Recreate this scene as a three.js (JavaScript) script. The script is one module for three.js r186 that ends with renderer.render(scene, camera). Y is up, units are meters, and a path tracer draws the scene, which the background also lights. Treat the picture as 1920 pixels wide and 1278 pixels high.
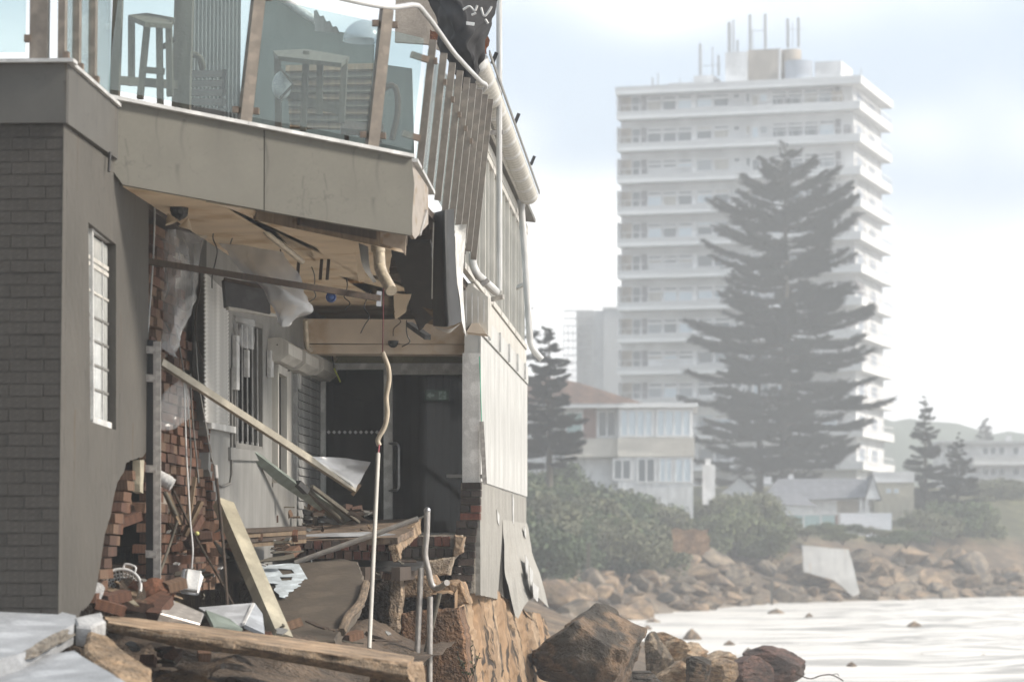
import * as THREE from 'three';
import { mergeGeometries, mergeVertices, toCreasedNormals } from 'three/addons/utils/BufferGeometryUtils.js';

// ---------- camera, sky, sun, exposure ----------
const scene = new THREE.Scene();
const EYE = 4, F = 5444, HOR = 1025, VPX = 1270;            // photo: 1920 x 1278, horizon row, vanishing point of the long walls
const PITCH = Math.atan((HOR - 639) / F), YAW = Math.atan((VPX - 960) / F * Math.cos(PITCH));
const camera = new THREE.PerspectiveCamera(2 * Math.atan(639 / F) * 180 / Math.PI, 1920 / 1278, 0.5, 9000);
camera.position.set(0, EYE, 0); camera.rotation.order = 'YXZ'; camera.rotation.set(PITCH, YAW, 0);
camera.setFocalLength(camera.getFocalLength()); camera.focus = 31; camera.userData.fStop = 2.4;
camera.updateMatrixWorld(true);
const renderer = new THREE.WebGLRenderer({ antialias: true });
renderer.toneMapping = THREE.LinearToneMapping; renderer.toneMappingExposure = 1.85;
renderer.shadowMap.enabled = true;

// seeded randomness and noise
let seed = 7;
const rnd = () => { seed = (seed + 0x6d2b79f5) | 0; let t = Math.imul(seed ^ (seed >>> 15), 1 | seed); t = (t + Math.imul(t ^ (t >>> 7), 61 | t)) ^ t; return ((t ^ (t >>> 14)) >>> 0) / 4294967296; };
const rr = (a, b) => a + (b - a) * rnd(), pick = (a) => a[Math.floor(rnd() * a.length)];
const clamp = (x, a = 0, b = 1) => Math.min(b, Math.max(a, x)), lerp = (a, b, t) => a + (b - a) * t;
const sstep = (a, b, x) => { const t = clamp((x - a) / (b - a)); return t * t * (3 - 2 * t); };
const hash3 = (x, y, z) => { let h = Math.imul(x, 374761393) ^ Math.imul(y, 668265263) ^ Math.imul(z, 2147483647 ^ 0x5bd1e995); h = Math.imul(h ^ (h >>> 13), 1274126177); return ((h ^ (h >>> 16)) >>> 0) / 4294967296; };
function vn(x, y, z = 0, per = 0) {
  const ix = Math.floor(x), iy = Math.floor(y), iz = Math.floor(z), fx = x - ix, fy = y - iy, fz = z - iz;
  const sx = fx * fx * (3 - 2 * fx), sy = fy * fy * (3 - 2 * fy), sz = fz * fz * (3 - 2 * fz);
  const pu = per[0] || per, pv = per[1] || per, w = (i, q) => (q ? ((i % q) + q) % q : i);
  const c = (a, b, d) => hash3(w(ix + a, pu), w(iy + b, pv), iz + d);
  return lerp(lerp(lerp(c(0, 0, 0), c(1, 0, 0), sx), lerp(c(0, 1, 0), c(1, 1, 0), sx), sy), lerp(lerp(c(0, 0, 1), c(1, 0, 1), sx), lerp(c(0, 1, 1), c(1, 1, 1), sx), sy), sz);
}
const fbm = (x, y, z = 0, o = 4, per = 0) => { let s = 0, a = 0.5, k = 1; for (let i = 0; i < o; i++) { s += a * vn(x * k, y * k, z * k + i * 17, per ? (per[0] ? [per[0] * k, per[1] * k] : per * k) : 0); a *= 0.5; k *= 2; } return s / (1 - Math.pow(0.5, o)); };

// sky: bright broken overcast, one kind of cloud all round
{
  const W = 640, H = 320, d = new Float32Array(W * H * 4);
  for (let j = 0; j < H; j++) for (let i = 0; i < W; i++) {
    const el = ((j + 0.5) / H - 0.5) * Math.PI, az = ((i + 0.5) / W - 0.5) * 2 * Math.PI;
    const x = Math.cos(el) * Math.cos(az), y = Math.sin(el), z = Math.cos(el) * Math.sin(az), k = 1 / (Math.max(y, 0) + 0.22);
    const n = fbm(x * k * 2.6 + 9.2, z * k * 2.6 + 3.1, y * 14, 5), m = fbm(x * k * 7 + 40, z * k * 7, y * 40 + 5, 5);
    const blue = sstep(0.40, 0.68, 0.62 * n + 0.38 * m + 2.2 * clamp(y - 0.13, -0.2, 0.05)) * sstep(0.02, 0.12, y) * 0.97;
    const o = (j * W + i) * 4;
    d[o] = lerp(0.98, 0.39, blue); d[o + 1] = lerp(0.98, 0.47, blue); d[o + 2] = lerp(0.97, 0.56, blue); d[o + 3] = 1;
  }
  const t = new THREE.DataTexture(d, W, H, THREE.RGBAFormat, THREE.FloatType);
  t.mapping = THREE.EquirectangularReflectionMapping; t.magFilter = THREE.LinearFilter; t.needsUpdate = true;
  scene.background = t; scene.environment = t;
}
const sun = new THREE.DirectionalLight(0xfff4e6, 3.6);
sun.position.set(74, 62, -30); sun.target.position.set(0, 4, -40); sun.castShadow = true; sun.shadow.radius = 24;
sun.shadow.mapSize.set(2048, 2048); Object.assign(sun.shadow.camera, { left: -60, right: 60, top: 60, bottom: -60, near: 1, far: 400 });
scene.add(sun, sun.target);
scene.fog = new THREE.FogExp2(new THREE.Color(0.95, 0.975, 1), 0.0016);

// ---------- from photo pixels to places ----------
const V3 = (x, y, z) => new THREE.Vector3(x, y, z);
const ray = (u, v) => V3((u - 960) / F, (639 - v) / F, -1).applyEuler(camera.rotation);
const at = (u, v, d) => { const r = ray(u, v); return r.multiplyScalar(-d / r.z).add(camera.position); };
const atX = (u, v, x) => { const r = ray(u, v); return r.multiplyScalar(x / r.x).add(camera.position); };
const WX = -4.29, SX = -2.24;                               // the long inner wall and the wall that faces the sea

// ---------- helpers ----------
const used = {};
const numbered = (n) => { if (!(n in used)) { used[n] = 0; return n; } used[n]++; return n + '_' + String(used[n]).padStart(3, '0'); };
function tag(o, label, category, group, kind) { o.userData.label = label; if (category) o.userData.category = category; if (group) o.userData.group = group; if (kind) o.userData.kind = kind; return o; }
const shadows = (m) => { m.castShadow = m.receiveShadow = true; return m; };
function thing(name, label, category, pos = [0, 0, 0], group) { const g = new THREE.Group(); g.name = numbered(name); g.position.set(...pos); scene.add(g); g.updateMatrixWorld(); return tag(g, label, category, group); }
// a part: geometry given in world coordinates when the parent sits at the origin
function part(name, geo, m, parent, off) { const o = shadows(new THREE.Mesh(geo, m)); o.name = name; if (off) o.position.copy(off); parent.add(o); return o; }
function solo(name, geo, m, label, category, group) { const o = shadows(new THREE.Mesh(geo, m)); o.name = numbered(name); scene.add(o); return tag(o, label, category, group); }
function structure(name, geo, m, label) { const o = shadows(new THREE.Mesh(geo, m)); o.name = name; scene.add(o); return tag(o, label, undefined, undefined, 'structure'); }
// uv in metres by the way each face points
function buv(g0, s = 1) {
  const g = g0.index ? g0.toNonIndexed() : g0, p = g.attributes.position, uv = new Float32Array(p.count * 2);
  const a = V3(), b = V3(), c = V3();
  for (let i = 0; i < p.count; i += 3) {
    a.fromBufferAttribute(p, i); b.fromBufferAttribute(p, i + 1); c.fromBufferAttribute(p, i + 2);
    const n = b.clone().sub(a).cross(c.clone().sub(a)), ax = Math.abs(n.x), ay = Math.abs(n.y), az = Math.abs(n.z);
    for (let k = 0; k < 3; k++) {
      const q = k === 0 ? a : k === 1 ? b : c;
      const [u, v] = ay >= ax && ay >= az ? [q.x, q.z] : ax >= az ? [q.z, q.y] : [q.x, q.y];
      uv[(i + k) * 2] = u * s; uv[(i + k) * 2 + 1] = v * s;
    }
  }
  g.setAttribute('uv', new THREE.BufferAttribute(uv, 2));
  for (const k of Object.keys(g.attributes)) if (!['position', 'normal', 'uv', 'color'].includes(k)) g.deleteAttribute(k);
  return g;
}
const flat = (g) => { const n = g.index ? g.toNonIndexed() : g; n.computeVertexNormals(); return n; };
const box = (w, h, d, x = 0, y = 0, z = 0) => buv(new THREE.BoxGeometry(w, h, d).translate(x, y, z));
const merge = (list) => mergeGeometries(list.map((g) => { const q = g.index ? g.toNonIndexed() : g; for (const k of Object.keys(q.attributes)) if (!['position', 'normal', 'uv'].includes(k)) q.deleteAttribute(k); if (!q.attributes.uv) q.setAttribute('uv', new THREE.BufferAttribute(new Float32Array(q.attributes.position.count * 2), 2)); return q; }));
function beam(a, b, w, h, roll = 0) {
  const d = b.clone().sub(a), L = d.length(), g = new THREE.BoxGeometry(w, h, L);
  const up = Math.abs(d.y) > 0.95 * L ? V3(1, 0, 0) : V3(0, 1, 0), m = new THREE.Matrix4().lookAt(a, b, up);
  g.rotateZ(roll); g.applyMatrix4(m); g.translate((a.x + b.x) / 2, (a.y + b.y) / 2, (a.z + b.z) / 2);
  return buv(g);
}
function tube(pts, r, seg, rad = 8, sharp = false) {
  let curve;
  if (pts.length === 2) curve = new THREE.LineCurve3(...pts);
  else if (sharp) { curve = new THREE.CurvePath(); for (let i = 1; i < pts.length; i++) curve.add(new THREE.LineCurve3(pts[i - 1], pts[i])); }
  else curve = new THREE.CatmullRomCurve3(pts, false, 'centripetal');
  const g = new THREE.TubeGeometry(curve, seg ?? (pts.length === 2 ? 1 : pts.length * 8), r, rad, false).toNonIndexed(), caps = [];
  for (const [p, q] of [[pts[0], pts[1]], [pts.at(-1), pts.at(-2)]]) {
    const c = new THREE.CircleGeometry(r, rad).toNonIndexed(); c.lookAt(p.clone().sub(q)); c.translate(p.x, p.y, p.z); caps.push(c);
  }
  return merge([g, ...caps]);
}
// a plate through 3-D points (about one plane), with thickness behind its front face and broken edges
function plate(pts, thick, { jag = 0, step = 0.06, holes = [], bevel = 0, sd = 1 } = {}) {
  const c = pts.reduce((s, p) => s.add(p), V3(0, 0, 0)).divideScalar(pts.length), n = V3(0, 0, 0);
  pts.forEach((p, i) => { const q = pts[(i + 1) % pts.length]; n.add(p.clone().sub(c).cross(q.clone().sub(c))); });
  n.normalize();
  const eyeSide = camera.position.clone().sub(c).dot(n) < 0; if (eyeSide) n.negate();
  const ux = (Math.abs(n.y) > 0.9 ? V3(1, 0, 0) : V3(0, 1, 0).cross(n)).normalize(); ux.sub(n.clone().multiplyScalar(ux.dot(n))).normalize();
  const uy = n.clone().cross(ux), to2 = (p) => { const q = p.clone().sub(c); return new THREE.Vector2(q.dot(ux), q.dot(uy)); };
  const rough = (poly) => {
    if (!jag) return poly;
    const out = [];
    poly.forEach((p, i) => {
      const q = poly[(i + 1) % poly.length], L = p.distanceTo(q), k = Math.max(1, Math.round(L / step));
      for (let j = 0; j < k; j++) { const t = j / k, w = jag * (fbm(p.x * 7 + j * 0.9 + sd, p.y * 7 + i * 3.3, sd, 3) - 0.5) * 2 * (j ? 1 : 0.4); const d = q.clone().sub(p).normalize(); out.push(p.clone().lerp(q, t).add(new THREE.Vector2(-d.y, d.x).multiplyScalar(w))); }
    });
    return out;
  };
  let poly = pts.map(to2); if (THREE.ShapeUtils.area(poly) < 0) poly.reverse();
  const sh = new THREE.Shape(rough(poly)); for (const h of holes) sh.holes.push(new THREE.Path(h.map(to2)));
  const g = new THREE.ExtrudeGeometry(sh, { depth: thick, bevelEnabled: bevel > 0, bevelThickness: bevel, bevelSize: bevel, bevelOffset: -bevel, bevelSegments: 1 });
  g.translate(0, 0, -thick);
  const uvg = buv(g);
  uvg.applyMatrix4(new THREE.Matrix4().makeBasis(ux, uy, n).setPosition(c));
  return uvg;
}
// a soft bent sheet: rows of 3-D points, smoothed
function sheet(rows, nu = 10, nv = 10, wob = 0, sd = 3) {
  const curves = rows.map((r) => new THREE.CatmullRomCurve3(r, false, 'centripetal')), pos = [], uv = [], idx = [];
  for (let j = 0; j <= nv; j++) for (let i = 0; i <= nu; i++) {
    const col = curves.map((c) => c.getPoint(i / nu)), p = col.length === 2 ? col[0].clone().lerp(col[1], j / nv) : new THREE.CatmullRomCurve3(col, false, 'centripetal').getPoint(j / nv);
    if (wob) { p.z += wob * (fbm(i / nu * 4 + sd, j / nv * 4, sd, 3) - 0.5); p.x += wob * (fbm(i / nu * 4 + sd, j / nv * 4, sd + 9, 3) - 0.5); }
    pos.push(p.x, p.y, p.z); uv.push(i / nu, j / nv);
  }
  for (let j = 0; j < nv; j++) for (let i = 0; i < nu; i++) { const a = j * (nu + 1) + i, b = a + 1, c = a + nu + 1; idx.push(a, b, c, b, c + 1, c); }
  const g = new THREE.BufferGeometry(); g.setAttribute('position', new THREE.Float32BufferAttribute(pos, 3)); g.setAttribute('uv', new THREE.Float32BufferAttribute(uv, 2)); g.setIndex(idx); g.computeVertexNormals();
  return buv(g);
}
function rockGeo(sd, detail, { rough = 0.25, cuts = 5, layers = 0, tint } = {}) {
  let g = mergeVertices(new THREE.IcosahedronGeometry(1, detail).deleteAttribute('normal').deleteAttribute('uv'));
  const p = g.attributes.position, v = V3(), planes = [];
  const keep = seed; seed = sd * 991 + 5;
  for (let i = 0; i < cuts; i++) planes.push([V3(rr(-1, 1), rr(-0.8, 0.9), rr(-1, 1)).normalize(), rr(0.5, 0.82)]);
  seed = keep;
  const col = new Float32Array(p.count * 3);
  for (let i = 0; i < p.count; i++) {
    v.fromBufferAttribute(p, i);
    for (const [n, h] of planes) { const e = v.dot(n) - h; if (e > 0) v.addScaledVector(n, -e * 0.92); }
    const n1 = fbm(v.x * 1.6 + sd, v.y * 1.6, v.z * 1.6, 5) - 0.5, n2 = fbm(v.x * 6 + sd, v.y * 6 + 3, v.z * 6, 3) - 0.5;
    v.multiplyScalar(1 + rough * n1 + rough * 0.3 * n2);
    if (layers) { const s = v.y * layers + n1 * 1.5; v.x *= 1 + 0.03 * (s - Math.floor(s) > 0.5 ? 1 : -1); }
    p.setXYZ(i, v.x, v.y, v.z);
    const c = tint ? tint(v, fbm(v.x * 2.5 + sd * 3, v.y * 2.5, v.z * 2.5 + 7, 4), fbm(v.x * 11, v.y * 11 + sd, v.z * 11, 2)) : [1, 1, 1];
    col.set(c, i * 3);
  }
  g.setAttribute('color', new THREE.BufferAttribute(col, 3)); g.computeVertexNormals();
  g = toCreasedNormals(g, 0.38);
  return buv(g);
}

// ---------- textures: what surfaces are made of ----------
function tex(w, h, fn, srgb = true) {
  const d = new Uint8Array(w * h * 4);
  for (let y = 0; y < h; y++) for (let x = 0; x < w; x++) { const c = fn(x / w, y / h); d.set([clamp(c[0]) * 255, clamp(c[1]) * 255, clamp(c[2]) * 255, 255], (y * w + x) * 4); }
  const t = new THREE.DataTexture(d, w, h); t.magFilter = THREE.LinearFilter; t.minFilter = THREE.LinearMipmapLinearFilter; t.wrapS = t.wrapT = THREE.RepeatWrapping;
  if (srgb) t.colorSpace = THREE.SRGBColorSpace; t.needsUpdate = true; return t;
}
const rep = (t, a, b = a) => { const c = t.clone(); c.repeat.set(a, b); c.needsUpdate = true; return c; };
const g3 = (v) => [v, v, v];
const T = {};
T.mottle = tex(384, 384, (u, v) => g3(0.72 + 0.22 * fbm(u * 6, v * 6, 1, 5, 6) + 0.12 * (vn(u * 128, v * 128, 5, 128) - 0.5) + 0.08 * sstep(0.55, 0.7, fbm(u * 4, v * 4, 9, 4, 4))));
T.grain = tex(384, 384, (u, v) => g3(0.5 + 0.45 * (fbm(u * 24, v * 24, 3, 4, 24) - 0.5) * 2), false);
T.streak = tex(384, 384, (u, v) => { const s = fbm(u * 24, v * 2, 2, 5, [24, 2]), b = fbm(u * 4, v * 4, 8, 5, 4), k = sstep(0.55, 0.8, fbm(u * 14, v * 2, 12, 4, [14, 2])); const q = 0.8 + 0.1 * s + 0.16 * (b - 0.5) - 0.07 * k; return [q, q * 0.993, q * 0.975]; });
T.wood = tex(256, 512, (u, v) => { const s = fbm(u * 30, v * 2, 4, 4, [30, 2]), b = fbm(u * 4, v * 3, 1, 3, [4, 3]); const q = 0.62 + 0.38 * s + 0.15 * (b - 0.5); return [q, q * 0.97, q * 0.93]; });
T.rock = tex(384, 384, (u, v) => { const a = fbm(u * 5, v * 5, 2, 6, 5), b = fbm(u * 9, v * 9, 21, 5, 9), p = sstep(0.62, 0.72, fbm(u * 30, v * 30, 6, 3, 30)); const q = 0.5 + 0.6 * a - 0.22 * p; return [q, q * lerp(0.92, 1, b), q * lerp(0.82, 1, b)]; });
T.strata = tex(384, 384, (u, v) => { const w = 0.5 * fbm(u * 4, v * 4, 3, 4, 4), s = fbm(u * 20 + w * 9, v * 3, 5, 5, [20, 3]), c = sstep(0.58, 0.7, fbm(u * 12 + w * 9, v * 3, 15, 5, [12, 3])), b = fbm(u * 3, v * 3, 30, 4, 3); const q = 0.68 + 0.3 * s - 0.5 * c + 0.2 * (b - 0.5); return [q, q * lerp(0.88, 0.99, b), q * lerp(0.74, 0.97, b)]; });
T.drip = tex(320, 320, (u, v) => { const b = fbm(u * 5, v * 5, 8, 5, 5), g = vn(u * 160, v * 160, 3, 160); let q = 0.86 + 0.18 * (b - 0.5) + 0.03 * (g - 0.5), r = 0; for (let i = 0; i < 26; i++) { const x0 = hash3(i, 1, 7), y0 = hash3(i, 2, 7), L = 0.08 + 0.4 * hash3(i, 3, 7), w = 0.003 + 0.012 * hash3(i, 4, 7); let dx = Math.abs(u - x0 - 0.006 * Math.sin(v * 40 + i)); dx = Math.min(dx, 1 - dx); const t = ((y0 - v) % 1 + 1) % 1; if (t < L && dx < w) { const k = (1 - dx / w) * (1 - t / L); if (i % 6) q -= 0.26 * k * (0.4 + 0.6 * g); else r = Math.max(r, k * 0.7); } } const c = fbm(u * 9, v * 9, 31, 4, 9); if (Math.abs(c - 0.5) < 0.003 && b > 0.6) q -= 0.1; return [q * lerp(1, 0.95, r), q * lerp(0.993, 0.75, r), q * lerp(0.975, 0.55, r)]; });
T.foam = tex(512, 384, (u, v) => { const w = fbm(u * 3, v * 3, 3, 3, 3), s = fbm(u * 4, v * 40 + w * 4, 4, 4, [4, 40]), k = sstep(0.45, 0.7, s); const q = 0.98 - 0.42 * k * fbm(u * 8, v * 8, 8, 3, 8); return [q, q * 0.975, q * 0.945]; });
T.flake = tex(512, 512, (u, v) => { const n = fbm(u * 5, v * 5, 3, 5, 5) + 0.55 * sstep(0.5, 0.95, v) + 0.12 * (0.6 - u) - 0.25, k = n > 0.5 ? 1 : 0, e = Math.abs(n - 0.5) < 0.012 ? 0.5 : 1, m = 0.85 + 0.3 * (fbm(u * 20, v * 20, 7, 3, 20) - 0.5); return k ? [0.70 * m * e, 0.77 * m * e, 0.82 * m * e] : [0.30 * m, 0.262 * m, 0.22 * m]; });
T.spots = tex(256, 256, (u, v) => { const n = fbm(u * 8, v * 8, 3, 4, 8), k = sstep(0.55, 0.8, fbm(u * 6, v * 6, 13, 5, 6)); const q = 0.88 + 0.12 * n; return [q * lerp(1, 0.9, k), q * lerp(1, 0.85, k), q * lerp(1, 0.78, k)]; });
const M = (r, g, b, o = {}) => { const { tex: t, s = 1, bump = 0, bt, rough = 0.85, metal = 0, phys, side, vc, ...rest } = o; const m = new (phys ? THREE.MeshPhysicalMaterial : THREE.MeshStandardMaterial)({ color: new THREE.Color().setRGB(r, g, b), roughness: rough, metalness: metal, ...(phys || {}), ...rest }); if (t) m.map = rep(t, s); if (bump) { m.bumpMap = rep(bt || T.grain, s * 1); m.bumpScale = bump; } if (vc) m.vertexColors = true; m.side = side ?? THREE.FrontSide; return m; };
const DS = THREE.DoubleSide;
const K = {
  render: M(0.086, 0.081, 0.073, { tex: T.drip, s: 0.45, bump: 0.006 }), brickPaint: [0.051, 0.053, 0.055].map((k) => M(k * 1.2, k * 1.07, k * 0.93, { tex: T.mottle, s: 2, bump: 0.004 })),
  mortarPaint: M(0.054, 0.048, 0.041, { tex: T.mottle, s: 3 }), fascia: M(0.13, 0.126, 0.108, { tex: T.drip, s: 0.4, rough: 0.7 }), parapet: M(0.10, 0.098, 0.093, { tex: T.drip, s: 0.55, rough: 0.75 }),
  cap: M(0.62, 0.62, 0.61, { tex: T.mottle, s: 2, rough: 0.5 }), soffit: M(0.74, 0.60, 0.43, { tex: T.spots, s: 0.5, rough: 0.9 }), beamPeach: M(0.66, 0.56, 0.45, { tex: T.spots, s: 0.6, rough: 0.85 }),
  timberDark: M(0.07, 0.05, 0.037, { tex: T.wood, s: 2, bump: 0.004 }), timber: M(0.2, 0.15, 0.1, { tex: T.wood, s: 2, bump: 0.003 }), timberGrey: M(0.13, 0.125, 0.105, { tex: T.wood, s: 2, bump: 0.003 }),
  post: M(0.21, 0.178, 0.145, { tex: T.mottle, s: 3, rough: 0.45 }), clampM: M(0.2, 0.145, 0.105, { rough: 0.5, tex: T.mottle, s: 6 }), white: M(0.66, 0.66, 0.65, { tex: T.mottle, s: 1.3, rough: 0.55 }), whitePipe: M(0.62, 0.625, 0.62, { tex: T.mottle, s: 2.2, rough: 0.4 }),
  offwhite: M(0.58, 0.57, 0.545, { tex: T.streak, s: 1.2, rough: 0.6 }), clad: M(0.56, 0.57, 0.575, { tex: T.streak, s: 0.5, rough: 0.6 }), alu: M(0.66, 0.67, 0.65, { tex: T.mottle, s: 2, rough: 0.45, metal: 0.2 }), steel: M(0.55, 0.55, 0.56, { rough: 0.28, metal: 0.9, tex: T.mottle, s: 4 }),
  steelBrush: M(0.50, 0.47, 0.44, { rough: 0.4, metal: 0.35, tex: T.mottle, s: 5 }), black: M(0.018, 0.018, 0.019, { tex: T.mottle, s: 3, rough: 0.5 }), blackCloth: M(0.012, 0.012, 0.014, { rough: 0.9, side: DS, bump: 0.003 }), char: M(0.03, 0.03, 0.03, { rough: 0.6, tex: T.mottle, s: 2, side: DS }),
  grey: M(0.2, 0.2, 0.195, { tex: T.streak, s: 1, rough: 0.7 }), shutter: M(0.62, 0.62, 0.6, { tex: T.mottle, s: 1.5, rough: 0.5 }), shutterGrey: M(0.36, 0.365, 0.36, { tex: T.mottle, s: 1.5, rough: 0.5 }), wallGrey: M(0.26, 0.264, 0.264, { tex: T.streak, s: 0.8, rough: 0.8 }),
  conc: M(0.40, 0.40, 0.40, { tex: T.mottle, s: 1, bump: 0.006 }), concLight: M(0.37, 0.385, 0.405, { tex: T.mottle, s: 0.8, bump: 0.004, rough: 0.8 }), sandSlab: M(0.42, 0.325, 0.235, { tex: T.rock, s: 0.9, bump: 0.02, bt: T.grain }), sandBlock: M(0.36, 0.26, 0.17, { tex: T.rock, s: 1.2, bump: 0.03 }),
  cream: M(0.44, 0.40, 0.30, { tex: T.mottle, s: 1.5, rough: 0.5 }), greenGrey: M(0.21, 0.25, 0.22, { tex: T.mottle, s: 1.2, rough: 0.6 }), pvc: M(0.58, 0.50, 0.38, { rough: 0.45, tex: T.mottle, s: 3 }), blue: M(0.02, 0.06, 0.22, { rough: 0.4 }), flake: M(1, 1, 1, { tex: T.flake, s: 0.62, bump: 0.003, rough: 0.8 }),
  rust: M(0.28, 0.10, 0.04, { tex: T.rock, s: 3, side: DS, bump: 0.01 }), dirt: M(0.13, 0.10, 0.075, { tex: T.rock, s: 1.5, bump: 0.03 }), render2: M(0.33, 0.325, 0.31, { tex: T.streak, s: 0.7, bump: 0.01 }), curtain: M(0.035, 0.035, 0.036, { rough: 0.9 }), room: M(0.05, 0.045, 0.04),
  teal: M(0.17, 0.205, 0.195, { tex: T.streak, s: 0.8 }), beige: M(0.50, 0.43, 0.36, { tex: T.mottle, s: 1 }),
};
K.glass = M(0.93, 0.97, 0.96, { rough: 0.02, phys: { transmission: 1, thickness: 0, ior: 1.5 }, side: DS }); K.glassDirty = M(0.80, 0.87, 0.87, { rough: 0.03, phys: { transmission: 0.985, thickness: 0, ior: 1.5 }, side: DS });
K.glassDark = M(0.3, 0.31, 0.31, { rough: 0.03, phys: { transmission: 1, thickness: 0, ior: 1.5, specularIntensity: 0.35 }, side: DS });
K.poly = M(0.80, 0.82, 0.83, { rough: 0.25, phys: { transmission: 0.82, thickness: 0, ior: 1.4 }, side: DS }); K.polyWhite = M(0.62, 0.65, 0.69, { rough: 0.3, phys: { transmission: 0.68, thickness: 0, ior: 1.4 }, side: DS });
K.frosted = M(0.72, 0.75, 0.76, { rough: 0.12, phys: { transmission: 0.2, thickness: 0 }, tex: T.streak, s: 3, side: DS });
const brickRed = [[0.24, 0.115, 0.07], [0.19, 0.095, 0.065], [0.27, 0.155, 0.10], [0.15, 0.085, 0.062], [0.30, 0.20, 0.14]].map((c) => M(...c, { tex: T.rock, s: 4, bump: 0.006 }));
const brickDark = [[0.062, 0.045, 0.038], [0.045, 0.036, 0.032], [0.21, 0.065, 0.04], [0.085, 0.06, 0.05]].map((c) => M(...c, { tex: T.rock, s: 4, bump: 0.006 }));
const mortar = M(0.46, 0.41, 0.34, { tex: T.mottle, s: 4, bump: 0.01 });
// brick variants: 0.23 x 0.076 x 0.11, slightly uneven
const brickGeos = [0, 1, 2, 3, 4].map((k) => { const g = new THREE.BoxGeometry(1, 1, 1); const p = g.attributes.position; for (let i = 0; i < p.count; i++) { const x = p.getX(i), y = p.getY(i), z = p.getZ(i); p.setXYZ(i, x + 0.04 * (hash3(k, Math.round(x * 2 + y * 4 + z * 8), 3) - 0.5), y + 0.1 * (hash3(k, Math.round(x * 2 + y * 4 + z * 8), 5) - 0.5), z + 0.1 * (hash3(k, Math.round(x * 2 + y * 4 + z * 8), 9) - 0.5)); } g.computeVertexNormals(); return buv(g, 1); });
const flatBricks = [0, 1, 2].map((k) => { const g = new THREE.BoxGeometry(1, 1, 1), p = g.attributes.position; for (let i = 0; i < p.count; i++) p.setZ(i, p.getZ(i) + 0.016 * (hash3(k, Math.round(p.getX(i) * 2 + p.getY(i) * 4), 7) - 0.5)); g.computeVertexNormals(); return buv(g, 1); });
function brick(parent, mats, p, sx, sy, sz, rot, geos = brickGeos) { const m = shadows(new THREE.Mesh(pick(geos), pick(mats))); m.name = 'brick'; m.position.copy(p); m.scale.set(sx, sy, sz); if (rot) m.rotation.set(...rot); parent.add(m); return m; }
// ---------- ground, sea, hills ----------
const TOE = [[-60, 6], [0, 3], [45, 2.0], [70, 3.4], [85, 0], [110, -4], [150, -3.2], [165, -1.9], [201, 6.3], [211, 14.4], [227, 24.2], [260, 60], [320, 130], [600, 420], [2500, 2200]];   // distance, x of the foot of the rocks
function inland(x, d) {
  let best = 1e9, x0 = TOE[0][1];
  for (let i = 1; i < TOE.length; i++) {
    const [d1, x1] = TOE[i - 1], [d2, x2] = TOE[i], t = clamp(((d - d1) * (d2 - d1) + (x - x1) * (x2 - x1)) / ((d2 - d1) ** 2 + (x2 - x1) ** 2));
    best = Math.min(best, Math.hypot(d1 + t * (d2 - d1) - d, x1 + t * (x2 - x1) - x));
    if (d >= d1 && d < d2) x0 = lerp(x1, x2, (d - d1) / (d2 - d1));
  }
  return x < x0 ? best : -best;
}
const prof = (tab, d) => { if (d <= tab[0][0]) return tab[0][1]; for (let i = 1; i < tab.length; i++) if (d < tab[i][0]) return lerp(tab[i - 1][1], tab[i][1], (d - tab[i - 1][0]) / (tab[i][0] - tab[i - 1][0])); return tab.at(-1)[1]; };
const BLUFF = [[-60, -2.5], [-6, -0.25], [0, 0.05], [2, 0.8], [7, 2.9], [10, 4.4], [14, 6.2], [20, 7.1], [40, 7.7], [400, 12]], NEAR = [[-60, -2.5], [-6, -0.25], [0, 0.1], [4, 1.9], [6, 2.2], [14, 2.3], [60, 3.2]];
function ground(x, d) { const k = sstep(44, 82, d), i = inland(x, d); return lerp(prof(NEAR, i), prof(BLUFF, i) * lerp(1, 0.78, sstep(195, 215, d)), k) + 3.6 * sstep(252, 275, d) * sstep(8, 20, i) + (i > 0 ? 0.35 * (fbm(x * 0.4, d * 0.4, 2, 4) - 0.5) : 0.03 * fbm(x, d * 0.3, 4, 2)); }
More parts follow.
